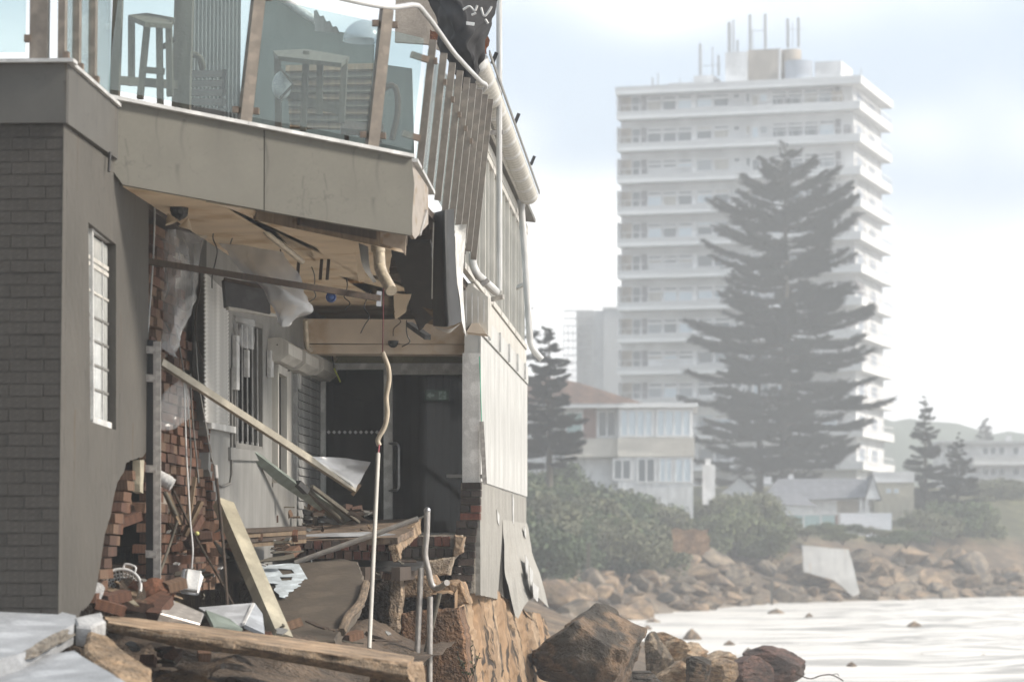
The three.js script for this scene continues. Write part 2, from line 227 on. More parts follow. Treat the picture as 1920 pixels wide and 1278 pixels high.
{
  const xs = [], zs = [];
  for (let x = -60; x <= 70; x += 1.2) xs.push(x); for (let k = 1; k <= 8; k++) { xs.push(70 + 0.7 * k * k * k); xs.unshift(-60 - 0.5 * k * k * k); }
  for (let d = -40; d <= 300; d += 1.4) zs.push(d); for (let k = 1; k <= 8; k++) zs.push(300 + 0.8 * k * k * k);
  const pos = [], idx = [], n = xs.length, col = [];
  for (const d of zs) for (const x of xs) {
    const y = ground(x, d), a = fbm(x * 0.3, d * 0.3, 7, 4), wet = sstep(1.0, 0.1, y + 0.3 * a);
    const gr = sstep(8, 10.5, inland(x, d) + 4 * (a - 0.5) - 4 * sstep(195, 210, d)) * sstep(60, 100, d);
    pos.push(x, y, -d); col.push(...[0.2, 0.155, 0.11].map((c, i) => lerp(lerp(c * (0.6 + 0.7 * a), [0.42, 0.37, 0.31][i], wet), [0.13, 0.14, 0.075][i] * (0.6 + 0.8 * a), gr)));
  }
  for (let j = 0; j < zs.length - 1; j++) for (let i = 0; i < n - 1; i++) { const a = j * n + i; idx.push(a, a + 1, a + n, a + 1, a + n + 1, a + n); }
  const g = new THREE.BufferGeometry(); g.setAttribute('position', new THREE.Float32BufferAttribute(pos, 3)); g.setAttribute('color', new THREE.Float32BufferAttribute(col, 3)); g.setIndex(idx); g.computeVertexNormals();
  const uv = []; for (let i = 0; i < pos.length; i += 3) uv.push(pos[i] * 0.5, pos[i + 2] * 0.5); g.setAttribute('uv', new THREE.Float32BufferAttribute(uv, 2));
  structure('ground', g, M(1, 1, 1, { vc: true, tex: T.rock, s: 0.6, bump: 0.05 }), 'sandy eroded bluff and beach under the rocks');
}
{
  const xs = [], zs = [];
  for (let x = -8; x <= 62; x += 0.5) xs.push(x); for (let k = 1; k <= 8; k++) { xs.push(62 + 0.7 * k * k * k); if (k < 4) xs.unshift(-8 - k * 6); }
  for (let d = 40; d <= 250; d += 0.55) zs.push(d); for (let k = 1; k <= 8; k++) { zs.push(250 + 0.8 * k * k * k); if (k < 5) zs.unshift(40 - k * 25); }
  const pos = [], idx = [], uv = [], n = xs.length;
  for (const d of zs) for (const x of xs) {
    const out = -inland(x, d), a = sstep(1, 14, out), b = sstep(6, 22, out);
    const h = 0.035 * (fbm(x * 0.15, d * 1.3, 3, 3) - 0.5) * 2 + a * 0.2 * (fbm(x * 0.35, d * 0.5, 11, 5) - 0.5) * 2 + b * 0.55 * Math.pow(fbm(x * 0.25 + 7, d * 0.42, 21, 4), 2);
    pos.push(x, 0.14 + h, -d); uv.push(x * 0.045, d * 0.05);
  }
  for (let j = 0; j < zs.length - 1; j++) for (let i = 0; i < n - 1; i++) { const a = j * n + i; idx.push(a, a + 1, a + n, a + 1, a + n + 1, a + n); }
  const g = new THREE.BufferGeometry(); g.setAttribute('position', new THREE.Float32BufferAttribute(pos, 3)); g.setAttribute('uv', new THREE.Float32BufferAttribute(uv, 2)); g.setIndex(idx); g.computeVertexNormals();
  structure('sea', g, M(0.66, 0.665, 0.66, { tex: T.foam, s: 1, bump: 0.03, bt: T.foam, rough: 0.5 }), 'white wash of foam running up the beach');
}
{
  const pos = [], idx = [], col = [], nx = 160, nd = 10;
  for (let j = 0; j <= nd; j++) for (let i = 0; i <= nx; i++) {
    const x = lerp(-120, 330, i / nx), t = j / nd, d = 520 + 180 * t, ridge = prof([[-250, 12], [0, 17], [40, 30], [70, 27], [110, 24], [200, 19], [420, 16]], x);
    const y = 8 + (ridge - 6) * Math.sin(Math.min(1, t * 1.25) * Math.PI * 0.62) + 3.5 * (fbm(x * 0.12, d * 0.06, 3, 4) - 0.5) + (t > 0.3 ? 2.2 * (fbm(x * 0.45, t * 9, 8, 3) - 0.5) : 0);
    pos.push(x, y, -d); const q = 0.7 + 0.6 * fbm(x * 0.2, d * 0.05, 5, 3); col.push(0.065 * q, 0.085 * q, 0.055 * q);
  }
  for (let j = 0; j < nd; j++) for (let i = 0; i < nx; i++) { const a = j * (nx + 1) + i; idx.push(a, a + 1, a + nx + 1, a + 1, a + nx + 2, a + nx + 1); }
  const g = new THREE.BufferGeometry(); g.setAttribute('position', new THREE.Float32BufferAttribute(pos, 3)); g.setAttribute('color', new THREE.Float32BufferAttribute(col, 3)); g.setIndex(idx); g.computeVertexNormals();
  structure('hills', g, M(1, 1, 1, { vc: true }), 'wooded hills beyond the town');
}

// ---------- boulders ----------
const sandTint = (v, a, b) => { const k = sstep(0.5, 0.66, a), q = 0.75 + 0.5 * b; return [lerp(0.36, 0.2, k) * q, lerp(0.28, 0.155, k) * q, lerp(0.2, 0.12, k) * q]; };
const greyTint = (v, a, b) => { const k = sstep(0.45, 0.6, a), q = 0.7 + 0.6 * b; return [lerp(0.3, 0.13, k) * q, lerp(0.26, 0.115, k) * q, lerp(0.21, 0.1, k) * q]; };
const rockMat = M(1, 1, 1, { vc: true, tex: T.rock, s: 0.8, bump: 0.05 }), rockMatNear = M(1, 1, 1, { vc: true, tex: T.rock, s: 1.3, bump: 0.03 });
const farRocks = [0, 1, 2, 3, 4, 5, 6].map((k) => rockGeo(20 + k, 7, { cuts: 14, rough: 0.16, tint: k % 3 ? sandTint : greyTint }));
{
  let n = 0, tries = 0; const placed = [];
  while (n < 295 && tries++ < 30000) {
    const far = n > 125, d = far ? rr(190, 238) : rr(100, 195), x = far ? rr(0, 42) : rr(-14, 8), i = inland(x, d); if (i < -0.5 || i > (d < 190 ? 5.2 : 8.5)) continue;
    const s = (0.3 + 1.25 * Math.pow(rnd(), 1.8)) * (i < 2 ? 0.8 : 1); if (placed.some(([a, b, c]) => Math.hypot(a - x, b - d) < (c + s) * 0.62)) continue;
    const px = 1270 + x / d * F; if (px < 990 || px > 2000) continue;
    placed.push([x, d, s]); n++;
    const rk = Math.floor(rnd() * farRocks.length), o = shadows(new THREE.Mesh(farRocks[rk], rockMat)); o.name = numbered('boulder'); o.position.set(x, ground(x, d) + s * 0.22, -d); o.rotation.set(rr(-0.4, 0.4), rr(0, 6.28), rr(-0.4, 0.4)); o.scale.set(s * rr(1, 1.8), s * rr(0.5, 0.9), s * rr(0.8, 1.3));
    scene.add(o); const place = i < 1.6 ? 'at the edge of the wash' : px > 1480 && px < 1640 ? 'by the white broken retaining slab' : px >= 1640 ? 'on the bank below the clipped garden bushes' : i > 5.5 ? 'just below the scrub' : 'halfway up the rock slope', label = (s > 1.05 ? 'large ' : 'small ') + (rk % 3 ? 'ochre sandstone' : 'grey weathered') + ' boulder ' + place; tag(o, label, 'boulder', label.replace('boulder', 'boulders'));
  }
}
// rocks lying alone in the wash
const seaRock = farRocks[4];
for (const [u, v, w, h] of [[1297, 1198, 32, 18], [1368, 1208, 20, 8], [1404, 1224, 20, 10], [1225, 1166, 26, 7], [1715, 1177, 32, 12], [1670, 1181, 14, 4], [1597, 1249, 20, 9], [1518, 1157, 16, 8], [1456, 1150, 30, 9], [1845, 1231, 22, 6], [1730, 1228, 8, 4], [1213, 1180, 16, 8]]) {
  const r = ray(u, v), t = (0.15 - EYE) / r.y, p = r.multiplyScalar(t).add(camera.position), k = -p.z / F;
  const o = shadows(new THREE.Mesh(seaRock, rockMat)); o.name = numbered('beach_rock'); o.position.copy(p); o.position.y = 0.12; o.scale.set(w * k * 0.62, h * k * 1.15, w * k * 0.6); o.rotation.y = rr(0, 6); scene.add(o);
  tag(o, 'small dark rock standing alone in the white wash of the beach', 'rock', 'rocks alone in the wash');
}
// the near pile: px centre, px half size, distance
const nearTint = (v, a, b) => { const k = sstep(0.44, 0.55, a + 0.25 * v.y), q = 0.75 + 0.5 * b; return [lerp(0.19, 0.066, k) * q, lerp(0.14, 0.058, k) * q, lerp(0.1, 0.05, k) * q]; };
const purpleTint = (v, a, b) => { const k = sstep(0.45, 0.6, a), q = 0.7 + 0.6 * b; return [lerp(0.14, 0.075, k) * q, lerp(0.085, 0.053, k) * q, lerp(0.075, 0.05, k) * q]; };
const paleTint = (v, a, b) => { const k = sstep(0.48, 0.6, a), q = 0.8 + 0.4 * b; return [lerp(0.55, 0.40, k) * q, lerp(0.45, 0.28, k) * q, lerp(0.34, 0.18, k) * q]; };
for (const [u, v, w, h, d, sd, tint, label, ry] of [
  [1120, 1218, 108, 104, 40, 61, nearTint, 'huge dark weathered boulder with an ochre broken base beside the sandstone footing', 0.3],
  [1232, 1228, 30, 40, 44, 62, greyTint, 'dark lichen covered rock tucked behind the huge boulder', 1],
  [1255, 1212, 42, 26, 50, 63, paleTint, 'pale orange sandstone rock leaning on the dark lichen covered rock', 2],
  [1300, 1226, 32, 20, 54, 64, paleTint, 'cream sandstone rock between the pale orange rock and the wash', 0.5],
  [1356, 1240, 32, 20, 55, 65, paleTint, 'pale grey rock at the edge of the wash', 3],
  [1270, 1268, 46, 28, 42, 66, paleTint, 'flat layered ochre slab of rock at the foot of the pile', 0.2],
  [1310, 1262, 34, 30, 41, 67, nearTint, 'dark pitted rock beside the flat ochre slab', 4],
  [1345, 1265, 40, 28, 46, 68, sandTint, 'brown rounded rock next to the dark pitted rock', 5],
  [1402, 1262, 46, 30, 47, 69, purpleTint, 'purple brown rock with a smooth domed top', 1.5],
  [1440, 1250, 66, 34, 52, 70, purpleTint, 'long grey brown ridged rock running out into the wash', 0.7],
  [1180, 1275, 60, 30, 41, 71, nearTint, 'lichen dark rock under the huge boulder', 2.2],
  [1055, 1290, 50, 40, 43, 72, purpleTint, 'shadowed rock between the footing and the huge boulder', 2.9],
  [1385, 1243, 40, 14, 58, 73, sandTint, 'tan rock half hidden behind the purple brown rock', 3.1],
]) {
  const p = at(u, v, d), k = d / F, o = solo('boulder', rockGeo(sd, 24, { cuts: 8, rough: 0.3, layers: 3, tint }), rockMatNear, label, 'boulder');
  o.position.copy(p); o.rotation.y = ry; o.scale.set(w * k * 1.12, h * k * 1.12, w * k * 1.1);
}
// bare branch lying on the ridged rock
{
  const t = thing('driftwood_branch', 'thin dark bare branch lying on the grey brown ridged rock', 'branch'), P = (u, v) => at(u, v, 50);
  part('stem', tube([P(1492, 1262), P(1520, 1272), P(1540, 1266), P(1560, 1265), P(1582, 1276)], 0.012, 24, 6), K.timberDark, t);
  part('twig', tube([P(1492, 1262), P(1500, 1252), P(1490, 1246)], 0.009, 10, 5), K.timberDark, t); part('twig', tube([P(1560, 1265), P(1570, 1263), P(1574, 1268)], 0.006, 8, 5), K.timberDark, t);
}

// ---------- foliage ----------
function leafCloud(blobs, n, size, sd, elong = 1.6) {
  const keep = seed; seed = sd; const pos = [], nor = [], col = [];
  for (let i = 0; i < n; i++) {
    const [bx, by, bz, br, bh] = pick(blobs), dir = V3(rr(-1, 1), rr(-0.7, 1), rr(-1, 1)).normalize(), q = Math.pow(rnd(), 0.45) * (0.75 + 0.5 * fbm(dir.x * 2 + bx, dir.y * 2 + by, dir.z * 2, 3));
    const c = V3(bx + dir.x * br * q, by + dir.y * bh * q, bz + dir.z * br * q), s = size * rr(0.6, 1.3);
    const a = V3(rr(-1, 1), rr(-0.3, 1), rr(-1, 1)).normalize(), b = a.clone().cross(V3(rr(-1, 1), rr(-1, 1), rr(-1, 1))).normalize(), nn = a.clone().cross(b);
    const p1 = c.clone().addScaledVector(a, s * elong), p2 = c.clone().addScaledVector(b, s * 0.5), p3 = c.clone().addScaledVector(a, -s * elong * 0.6), p4 = c.clone().addScaledVector(b, -s * 0.5);
    for (const p of [p1, p2, p3, p1, p3, p4]) { pos.push(p.x, p.y, p.z); nor.push(nn.x, nn.y, nn.z); }
    const k = rr(0.7, 1.3); for (let j = 0; j < 6; j++) col.push(k, k, k);
  }
  seed = keep;
  const g = new THREE.BufferGeometry(); g.setAttribute('position', new THREE.Float32BufferAttribute(pos, 3)); g.setAttribute('normal', new THREE.Float32BufferAttribute(nor, 3)); g.setAttribute('color', new THREE.Float32BufferAttribute(col, 3));
  return g;
}
const leafMat = (r, g, b) => M(r, g, b, { vc: true, rough: 0.8, side: DS });
const bushMats = [leafMat(0.075, 0.105, 0.042), leafMat(0.10, 0.118, 0.052), leafMat(0.125, 0.13, 0.075), leafMat(0.055, 0.078, 0.038)];
const bushGeos = [1, 2, 3, 4].map((k) => { const keep = seed; seed = 300 + k; const bl = [[0, 0.5, 0, 0.8, 0.6]]; for (let i = 0; i < 9; i++) bl.push([rr(-0.9, 0.9), rr(0.25, 0.95), rr(-0.7, 0.7), rr(0.25, 0.5), rr(0.2, 0.45)]); seed = keep; return leafCloud(bl, 4200, 0.05, 40 + k); });
const stems = merge([0, 1, 2, 3].map((k) => tube([V3(0, -0.4, 0), V3(Math.cos(k * 1.7) * 0.2, 0.2, Math.sin(k * 1.7) * 0.2), V3(Math.cos(k * 1.7) * 0.5, 0.7, Math.sin(k * 1.7) * 0.5)], 0.025, 6, 5)));
function bush(x, d, w, h, y, label, group) { const bm = Math.floor(rnd() * 4), tone = ['deep green', 'olive green', 'grey green', 'dark'][bm] + (w > 1.7 ? ' broad ' : ' small '), t = thing('bush', tone + label, 'bush', [x, y ?? ground(x, d), -d], tone + group); part('foliage', pick(bushGeos), bushMats[bm], t); part('stem', stems, K.timberDark, t); t.scale.set(w, h, w); t.rotation.y = rr(0, 6); }
for (let i = 0, k = 0; i < 9000 && k < 105; i++) {
  const d = rr(92, 222), x = rr(-24, 12), n = inland(x, d), px = 1270 + x / d * F; if (n < (d < 190 ? 4.2 : 8) || n > 24 || px < 985 || px > (d < 190 ? 1345 : 1440)) continue;
  k++; const s = rr(1.1, 2.4) * (d < 150 ? 0.9 : 1.35); bush(x, d, s, s * rr(0.8, 1.15), undefined, 'coastal scrub bush on the misty slope above the boulders', 'scrub on the slope');
}
for (const [u, v, d, w, h] of [[1400, 985, 226, 1.6, 1.2], [1430, 998, 222, 1.4, 0.8], [1455, 990, 228, 1.2, 0.9], [1510, 1002, 222, 1.5, 0.8], [1535, 994, 226, 1.2, 0.7], [1385, 965, 232, 1.8, 1.6], [1700, 1012, 230, 1.8, 1], [1655, 1018, 222, 1.5, 0.6], [1580, 1012, 218, 1.4, 0.6], [1790, 985, 246, 3.6, 2.6], [1745, 1000, 240, 2.6, 2.2], [1835, 1000, 248, 2.6, 3], [1715, 985, 244, 1.6, 1.2], [1600, 995, 226, 1.3, 0.7], [1560, 1000, 224, 1.2, 0.8], [1640, 1002, 226, 1.4, 0.7], [1680, 1008, 228, 1.4, 0.8], [1480, 985, 226, 1, 0.8], [1870, 940, 270, 4, 2.4], [1905, 935, 272, 3.4, 2]]) {
  const p = at(u, v, d); bush(p.x, d, w, h, p.y - 0.3 * h, 'rounded clipped bush on the bank by the gardens', 'garden bushes on the bank');
}
// Norfolk Island pines: tiers of drooping branches with upswept tips
function pine(h, prof_, tiers, per, sd, dens) {
  const keep = seed; seed = sd; const pos = [], nor = [], col = [], limbs = [];
  const blade = (a, b, w) => { const d = b.clone().sub(a), n1 = d.clone().cross(V3(rr(-1, 1), rr(-1, 1), rr(-1, 1))).normalize().multiplyScalar(w); for (const n of [n1, n1.clone().cross(d.clone().normalize())]) { const m = a.clone().lerp(b, 0.55), p = [a, m.clone().add(n), b, a, b, m.clone().sub(n)], nn = d.clone().cross(n).normalize(), k = rr(0.75, 1.25); for (const q of p) { pos.push(q.x, q.y, q.z); nor.push(nn.x, nn.y, nn.z); col.push(k, k, k); } } };
  for (let t = 0; t < tiers; t++) {
    const f = t / (tiers - 1), y = h * (0.06 + 0.93 * f), R = prof(prof_, f), a0 = rr(0, 6.28);
    for (let k = 0; k < per; k++) {
      const az = a0 + (k / per) * 6.283 + rr(-0.3, 0.3), L = R * (rnd() < 0.28 ? rr(0.4, 0.7) : rr(0.72, 1.14)) * (1 + 0.14 * Math.sin(az * 2 + f * 9)), rise = lerp(-0.06, 0.5, Math.pow(f, 2.6)) + rr(-0.06, 0.06), dx = Math.cos(az), dz = Math.sin(az), pts = [];
      const y0 = y + rr(-0.7, 0.7); if (rnd() < 0.06 && f < 0.8) continue;
      for (let s = 0; s <= 8; s++) { const q = s / 8; pts.push(V3(dx * L * q, y0 + L * (rise * q - 0.07 * Math.sin(q * Math.PI * 0.9) + 0.10 * q * q * q), dz * L * q)); }
      const cu = new THREE.CatmullRomCurve3(pts); if (R > 0.4 * h / 25) limbs.push(tube([pts[0], pts[4], pts[7]], 0.012 + 0.008 * L, 4, 4));
      const nb = Math.max(6, Math.round(L * dens * 1.25));
      for (let s = 0; s < nb; s++) {
        const q = lerp(0.10, 1, Math.pow((s + rnd()) / nb, 0.6)), p = cu.getPoint(Math.min(0.999, q)), side = rnd() < 0.5 ? 1 : -1, bl = (0.25 + 0.75 * Math.sin(Math.min(1, q * 1.05) * 2.7)) * Math.min(1.5, 0.25 + L * 0.27) * rr(0.5, 1.2);
        const sw = rr(0.25, 1.1), dir = V3(dx * 0.7 - dz * side * sw, rr(-0.22, 0.3), dz * 0.7 + dx * side * sw).normalize(), e = p.clone().addScaledVector(dir, bl); e.y += bl * 0.08;
        blade(p, e, 0.03 + 0.03 * bl);
        for (let m = 0; m < 6; m++) { const b = p.clone().lerp(e, rr(0.15, 1)); blade(b, b.clone().add(V3(rr(-1, 1) + dx * 0.5, rr(-0.35, 0.75), rr(-1, 1) + dz * 0.5).normalize().multiplyScalar(rr(0.16, 0.36) * Math.min(1, 0.4 + L * 0.15))), 0.035); }
      }
    }
  }
  seed = keep;
  const g = new THREE.BufferGeometry(); g.setAttribute('position', new THREE.Float32BufferAttribute(pos, 3)); g.setAttribute('normal', new THREE.Float32BufferAttribute(nor, 3)); g.setAttribute('color', new THREE.Float32BufferAttribute(col, 3));
  return { crown: g, limbs: merge(limbs) };
}
function pineTree(u, vTop, vBase, d, pf, tiers, per, sd, dens, label) {
  const b = at(u, vBase, d), h = (vBase - vTop) / F * d, t = thing('pine_tree', label, 'tree', [b.x, b.y, b.z]), { crown, limbs } = pine(h, pf, tiers, per, sd, dens);
  part('trunk', new THREE.CylinderGeometry(0.03, h * 0.024 + 0.05, h * 1.2, 10).translate(0, h * 0.4, 0), K.timberGrey, t); part('limb', limbs, K.timberGrey, t); part('crown', crown, leafMat(0.036, 0.058, 0.030), t); return t;
}
pineTree(1476, 275, 905, 262, [[0, 5.2], [0.1, 6.2], [0.23, 7.7], [0.32, 6.8], [0.4, 8.5], [0.48, 8.3], [0.56, 7.2], [0.64, 6.8], [0.72, 6.3], [0.8, 5.4], [0.9, 3.3], [0.96, 1.7], [1, 0.5]], 31, 9, 501, 16, 'tall spreading Norfolk pine in front of the white tower');
pineTree(1425, 600, 905, 266, [[0, 5], [0.3, 6], [0.6, 4.5], [0.85, 2.5], [1, 0.4]], 12, 7, 502, 12, 'slimmer pine half hidden behind the tall spreading pine');
pineTree(1030, 622, 868, 186, [[0, 1.9], [0.2, 1.75], [0.5, 1.35], [0.75, 0.9], [0.92, 0.4], [1, 0.08]], 20, 9, 503, 26, 'narrow conical pine beside the brown roofed house');
pineTree(976, 545, 900, 200, [[0, 2.0], [0.5, 1.6], [0.8, 1.1], [1, 0.2]], 9, 5, 504, 14, 'open tiered pine showing behind the white downpipe');
pineTree(1737, 758, 985, 262, [[0, 2.2], [0.3, 2], [0.6, 1.3], [0.85, 0.6], [1, 0.08]], 18, 9, 505, 24, 'conical pine standing beside the cream garage');
pineTree(1797, 828, 985, 256, [[0, 2.4], [0.3, 2], [0.6, 1.3], [0.85, 0.7], [1, 0.1]], 14, 9, 506, 24, 'short bushy pine in front of the grey apartment block');
pineTree(1848, 788, 850, 420, [[0, 1.5], [0.5, 1.3], [1, 0.3]], 10, 8, 507, 14, 'distant pine rising behind the grey apartment block roof');

// ---------- white tower ----------
const H = { white: M(0.86, 0.865, 0.87, { tex: T.mottle, s: 0.2, rough: 0.8 }), wallW: M(0.78, 0.79, 0.80, { tex: T.mottle, s: 0.2 }), tan: M(0.42, 0.37, 0.31, { tex: T.mottle, s: 0.6 }), dark: M(0.17, 0.17, 0.18), glass: M(0.10, 0.12, 0.135, { rough: 0.08 }), glassPale: M(0.50, 0.57, 0.62, { rough: 0.2 }), grey: M(0.45, 0.46, 0.47), curtain: M(0.52, 0.51, 0.48, { tex: T.streak, s: 1 }), glassMid: M(0.24, 0.27, 0.29, { rough: 0.1 }), blueGrey: M(0.38, 0.43, 0.50, { tex: T.mottle, s: 0.3 }), roofGrey: M(0.20, 0.21, 0.235, { tex: T.mottle, s: 0.6 }), roofBrown: M(0.22, 0.12, 0.085, { tex: T.rock, s: 0.7 }), cream: M(0.62, 0.58, 0.46, { tex: T.mottle, s: 0.3 }), pink: M(0.70, 0.66, 0.59, { tex: T.mottle, s: 0.3 }), brownWall: M(0.22, 0.14, 0.12), green: M(0.3, 0.42, 0.42, { rough: 0.2 }), antenna: M(0.35, 0.36, 0.37) };
const unit = new THREE.BoxGeometry(1, 1, 1);
function put(name, m, parent, x0, x1, y0, y1, z0, z1) { const o = shadows(new THREE.Mesh(unit, m)); o.name = name; o.position.set((x0 + x1) / 2, (y0 + y1) / 2, (z0 + z1) / 2); o.scale.set(Math.abs(x1 - x0), Math.abs(y1 - y0), Math.abs(z1 - z0)); parent.add(o); return o; }
const bx = (x0, x1, y0, y1, z0, z1) => new THREE.BoxGeometry(x1 - x0, y1 - y0, z1 - z0).translate((x0 + x1) / 2, (y0 + y1) / 2, (z0 + z1) / 2);
// a window: the frame is the part, its pane the sub-part; local box on a wall whose outside is +z at zf
function windowOn(parent, x0, x1, y0, y1, zf, frame, pane, fw = 0.09, mull = 0, name = 'window') {
  const bars = [bx(x0, x1, y0, y0 + fw, zf, zf + 0.08), bx(x0, x1, y1 - fw, y1, zf, zf + 0.08), bx(x0, x0 + fw, y0 + fw, y1 - fw, zf, zf + 0.08), bx(x1 - fw, x1, y0 + fw, y1 - fw, zf, zf + 0.08)];
  for (let k = 1; k <= mull; k++) { const xm = lerp(x0, x1, k / (mull + 1)); bars.push(bx(xm - fw / 2, xm + fw / 2, y0 + fw, y1 - fw, zf, zf + 0.08)); }
  const w = part(name, merge(bars), frame, parent); part('pane', bx(x0 + fw * 0.5, x1 - fw * 0.5, y0 + fw * 0.5, y1 - fw * 0.5, zf + 0.005, zf + 0.03), pane, w); return w;
}
{
  const d0 = 292, c = at(1618, 905, d0), yaw = -0.25, sc = d0 / F;               // front right corner; local x runs along the front to the right, ending at 0, local +z faces the camera
  const t = thing('white_tower', 'tall white apartment tower with balconies on every floor and antennas on its roof', 'building', [c.x, c.y, c.z]); t.rotation.y = yaw;
  const Wd = 25.4, D = 17.5, st = 61.6 * sc, top = (905 - 139) * sc, N = 12, X = (cx) => (cx - 1600) / 1430 * Wd, rec = 1.5;
  put('wall', H.wallW, t, -Wd, -0.9, -6, top - 0.6, -D + 0.5, -rec);
  put('roof_slab', H.white, t, -Wd - 0.1, 0.25, top - 0.82, top, -D - 0.3, 0.25);
  for (let k = 0; k < N; k++) {
    const y0 = top - (k + 1) * st - 0.1, y1 = y0 + 0.85, yt = top - k * st - 0.82 - (k ? 0 : 0);   // slab band, then the opening up to the band above
    put('balcony_slab', H.white, t, -Wd, 0.1, y0, y1, -D - 0.2, 0.1);
    const rl = []; for (const [a, b] of [[170, 335], [1075, 1600]]) { if (rl.length) part('railing', merge(rl.splice(0)), H.white, t); rl.push(bx(X(a), X(b), y1 + 0.6, y1 + 0.67, -0.02, 0.05)); for (let x = X(a); x <= X(b); x += 0.8) rl.push(bx(x - 0.025, x + 0.025, y1, y1 + 0.6, -0.01, 0.04)); }
    part('railing', merge(rl.splice(0)), H.white, t); rl.push(bx(0.02, 0.08, y1 + 0.6, y1 + 0.67, -D, 0)); for (let z = -D; z < 0; z += 1.2) rl.push(bx(0.02, 0.07, y1, y1 + 0.6, z, z + 0.05));
    part('railing', merge(rl), H.white, t);
    put('brick_panel', H.tan, t, X(172), X(236), y1, yt, -rec - 0.1, -rec + 0.06); put('dark_panel', H.dark, t, X(296), X(330), y1, yt, -rec - 0.1, -rec + 0.1); put('dark_panel', H.dark, t, X(1445), X(1474), y1, yt, -rec - 0.1, -rec + 0.1);
    put('end_wall', H.white, t, X(168), X(175), y1, yt, -rec, 0);
    const w = (a, b, yy0, yy1, pane, mull = 0) => windowOn(t, X(a), X(b), yy0, yy1, -rec + 0.01, H.white, pane, 0.1, mull);
    const gl = () => { const q = rnd(); return q < 0.5 ? H.glass : q < 0.72 ? H.glassPale : q < 0.86 ? H.curtain : H.glassMid; }, full = k % 3 !== 2;
    w(238, 292, y1, y1 + 1.75, H.glass);
    for (const [a, b] of [[330, 418], [424, 508], [514, 602]]) { w(a, b, full ? y1 + 0.1 : y1 + 0.75, yt - 0.55, gl()); w(a, b, yt - 0.5, yt - 0.1, H.glass); }
    for (const [a, b] of [[628, 722], [728, 822]]) { w(a, b, y1 + 0.25, yt - (full ? 0.55 : 0.2), gl()); if (full) w(a, b, yt - 0.5, yt - 0.12, gl()); }
    w(845, 888, yt - 0.75, yt - 0.15, H.glass); w(918, 950, y1 + 0.5, yt - 0.15, gl()); w(954, 998, y1 + 0.1, yt - 0.4, gl()); w(1003, 1050, y1 + 0.5, yt - 0.3, gl());
    for (const [a, b] of [[1074, 1164], [1168, 1256], [1262, 1346], [1350, 1442]]) { w(a, b, y1 + 0.1, yt - 0.5, gl()); w(a, b, yt - 0.45, yt - 0.1, H.glass); }
    for (let q = 0; q < 3; q++) if (rnd() < 0.6) { const bx0 = X(rr(1080, 1560)), bw = rr(0.4, 1.1); put('balcony_chair', pick([H.dark, H.grey, H.tan, H.blueGrey]), t, bx0, bx0 + bw, y1, y1 + rr(0.7, 1.2), -1.0, -0.5); }
    if (k === 6) put('dark_blind', H.dark, t, -0.75, -0.69, y1 + 0.6, yt, -5.5, -1.2);
    put('wall_pier', H.white, t, X(604), X(627), y1, yt, -rec - 0.2, -rec + 0.25);
    put('wall_pier', H.white, t, -0.98, -0.8, y1, yt, -7.5, -7.1);
    for (const z of [-4.5, -11.5]) { const s = put('window', H.white, t, -0.9, -0.84, y1 + 0.1, yt - 0.25, z - 1.6, z + 1.6); const g = shadows(new THREE.Mesh(unit, H.blueGrey)); g.name = 'pane'; g.scale.set(1.4, 0.86, 0.92); s.add(g); }
  }
  const yr = top;
  const rb = (name, m, u0, u1, v0, v1, z0, z1) => put(name, m, t, X((u0 - 1100) * 3.04), X((u1 - 1100) * 3.04), yr + (157 - v1) * sc, yr + (157 - v0) * sc, z0, z1);
  rb('plant_room', H.white, 1352, 1396, 87, 160, -9, -4); rb('plant_room', H.tan, 1396, 1458, 84, 158, -9, -4.2); rb('plant_room', H.white, 1287, 1326, 128, 162, -8, -4.5); rb('plant_room', H.wallW, 1236, 1284, 140, 163, -8, -4.5); rb('plant_room', H.wallW, 1527, 1578, 114, 155, -10, -4);
  { const x = X((1477 - 1100) * 3.04); part('rounded_plant_room', new THREE.CylinderGeometry(1.0, 1.0, 72 * sc, 20).translate(x, yr + 36 * sc, -5.4), H.tan, t); const x2 = X((1499 - 1100) * 3.04); part('water_tank', new THREE.CylinderGeometry(27 * sc, 27 * sc, 44 * sc, 24).translate(x2, yr + 20 * sc, -3.2), H.blueGrey, t); }
  rb('vent_pipe', H.white, 1457, 1462, 84, 145, -4.1, -3.9);
  for (const [u, v0, v1, w] of [[1356, 25, 87, 6], [1364, 20, 87, 3], [1372, 60, 87, 4], [1397, 12, 84, 5], [1427, 12, 80, 5], [1471, 24, 80, 5], [1492, 23, 80, 5], [1480, 30, 80, 1.2], [1402, 40, 84, 1.2], [1298, 64, 128, 5], [1322, 72, 128, 2], [1334, 88, 128, 4], [1202, 125, 164, 3], [1213, 116, 164, 2], [1257, 130, 163, 1.5], [1281, 140, 163, 1.5], [1434, 128, 158, 1.5], [1612, 127, 156, 1.5]]) rb('antenna', H.antenna, u - w / 2, u + w / 2, v0, v1, -5.2, -5.2 + w * sc);
  rb('cross_bar', H.antenna, 1397, 1427, 44, 45.2, -5.1, -5.04); rb('cross_bar', H.antenna, 1471, 1500, 45, 46.2, -5.1, -5.04); rb('cross_bar', H.antenna, 1298, 1340, 107, 108.2, -5.1, -5.04);
}
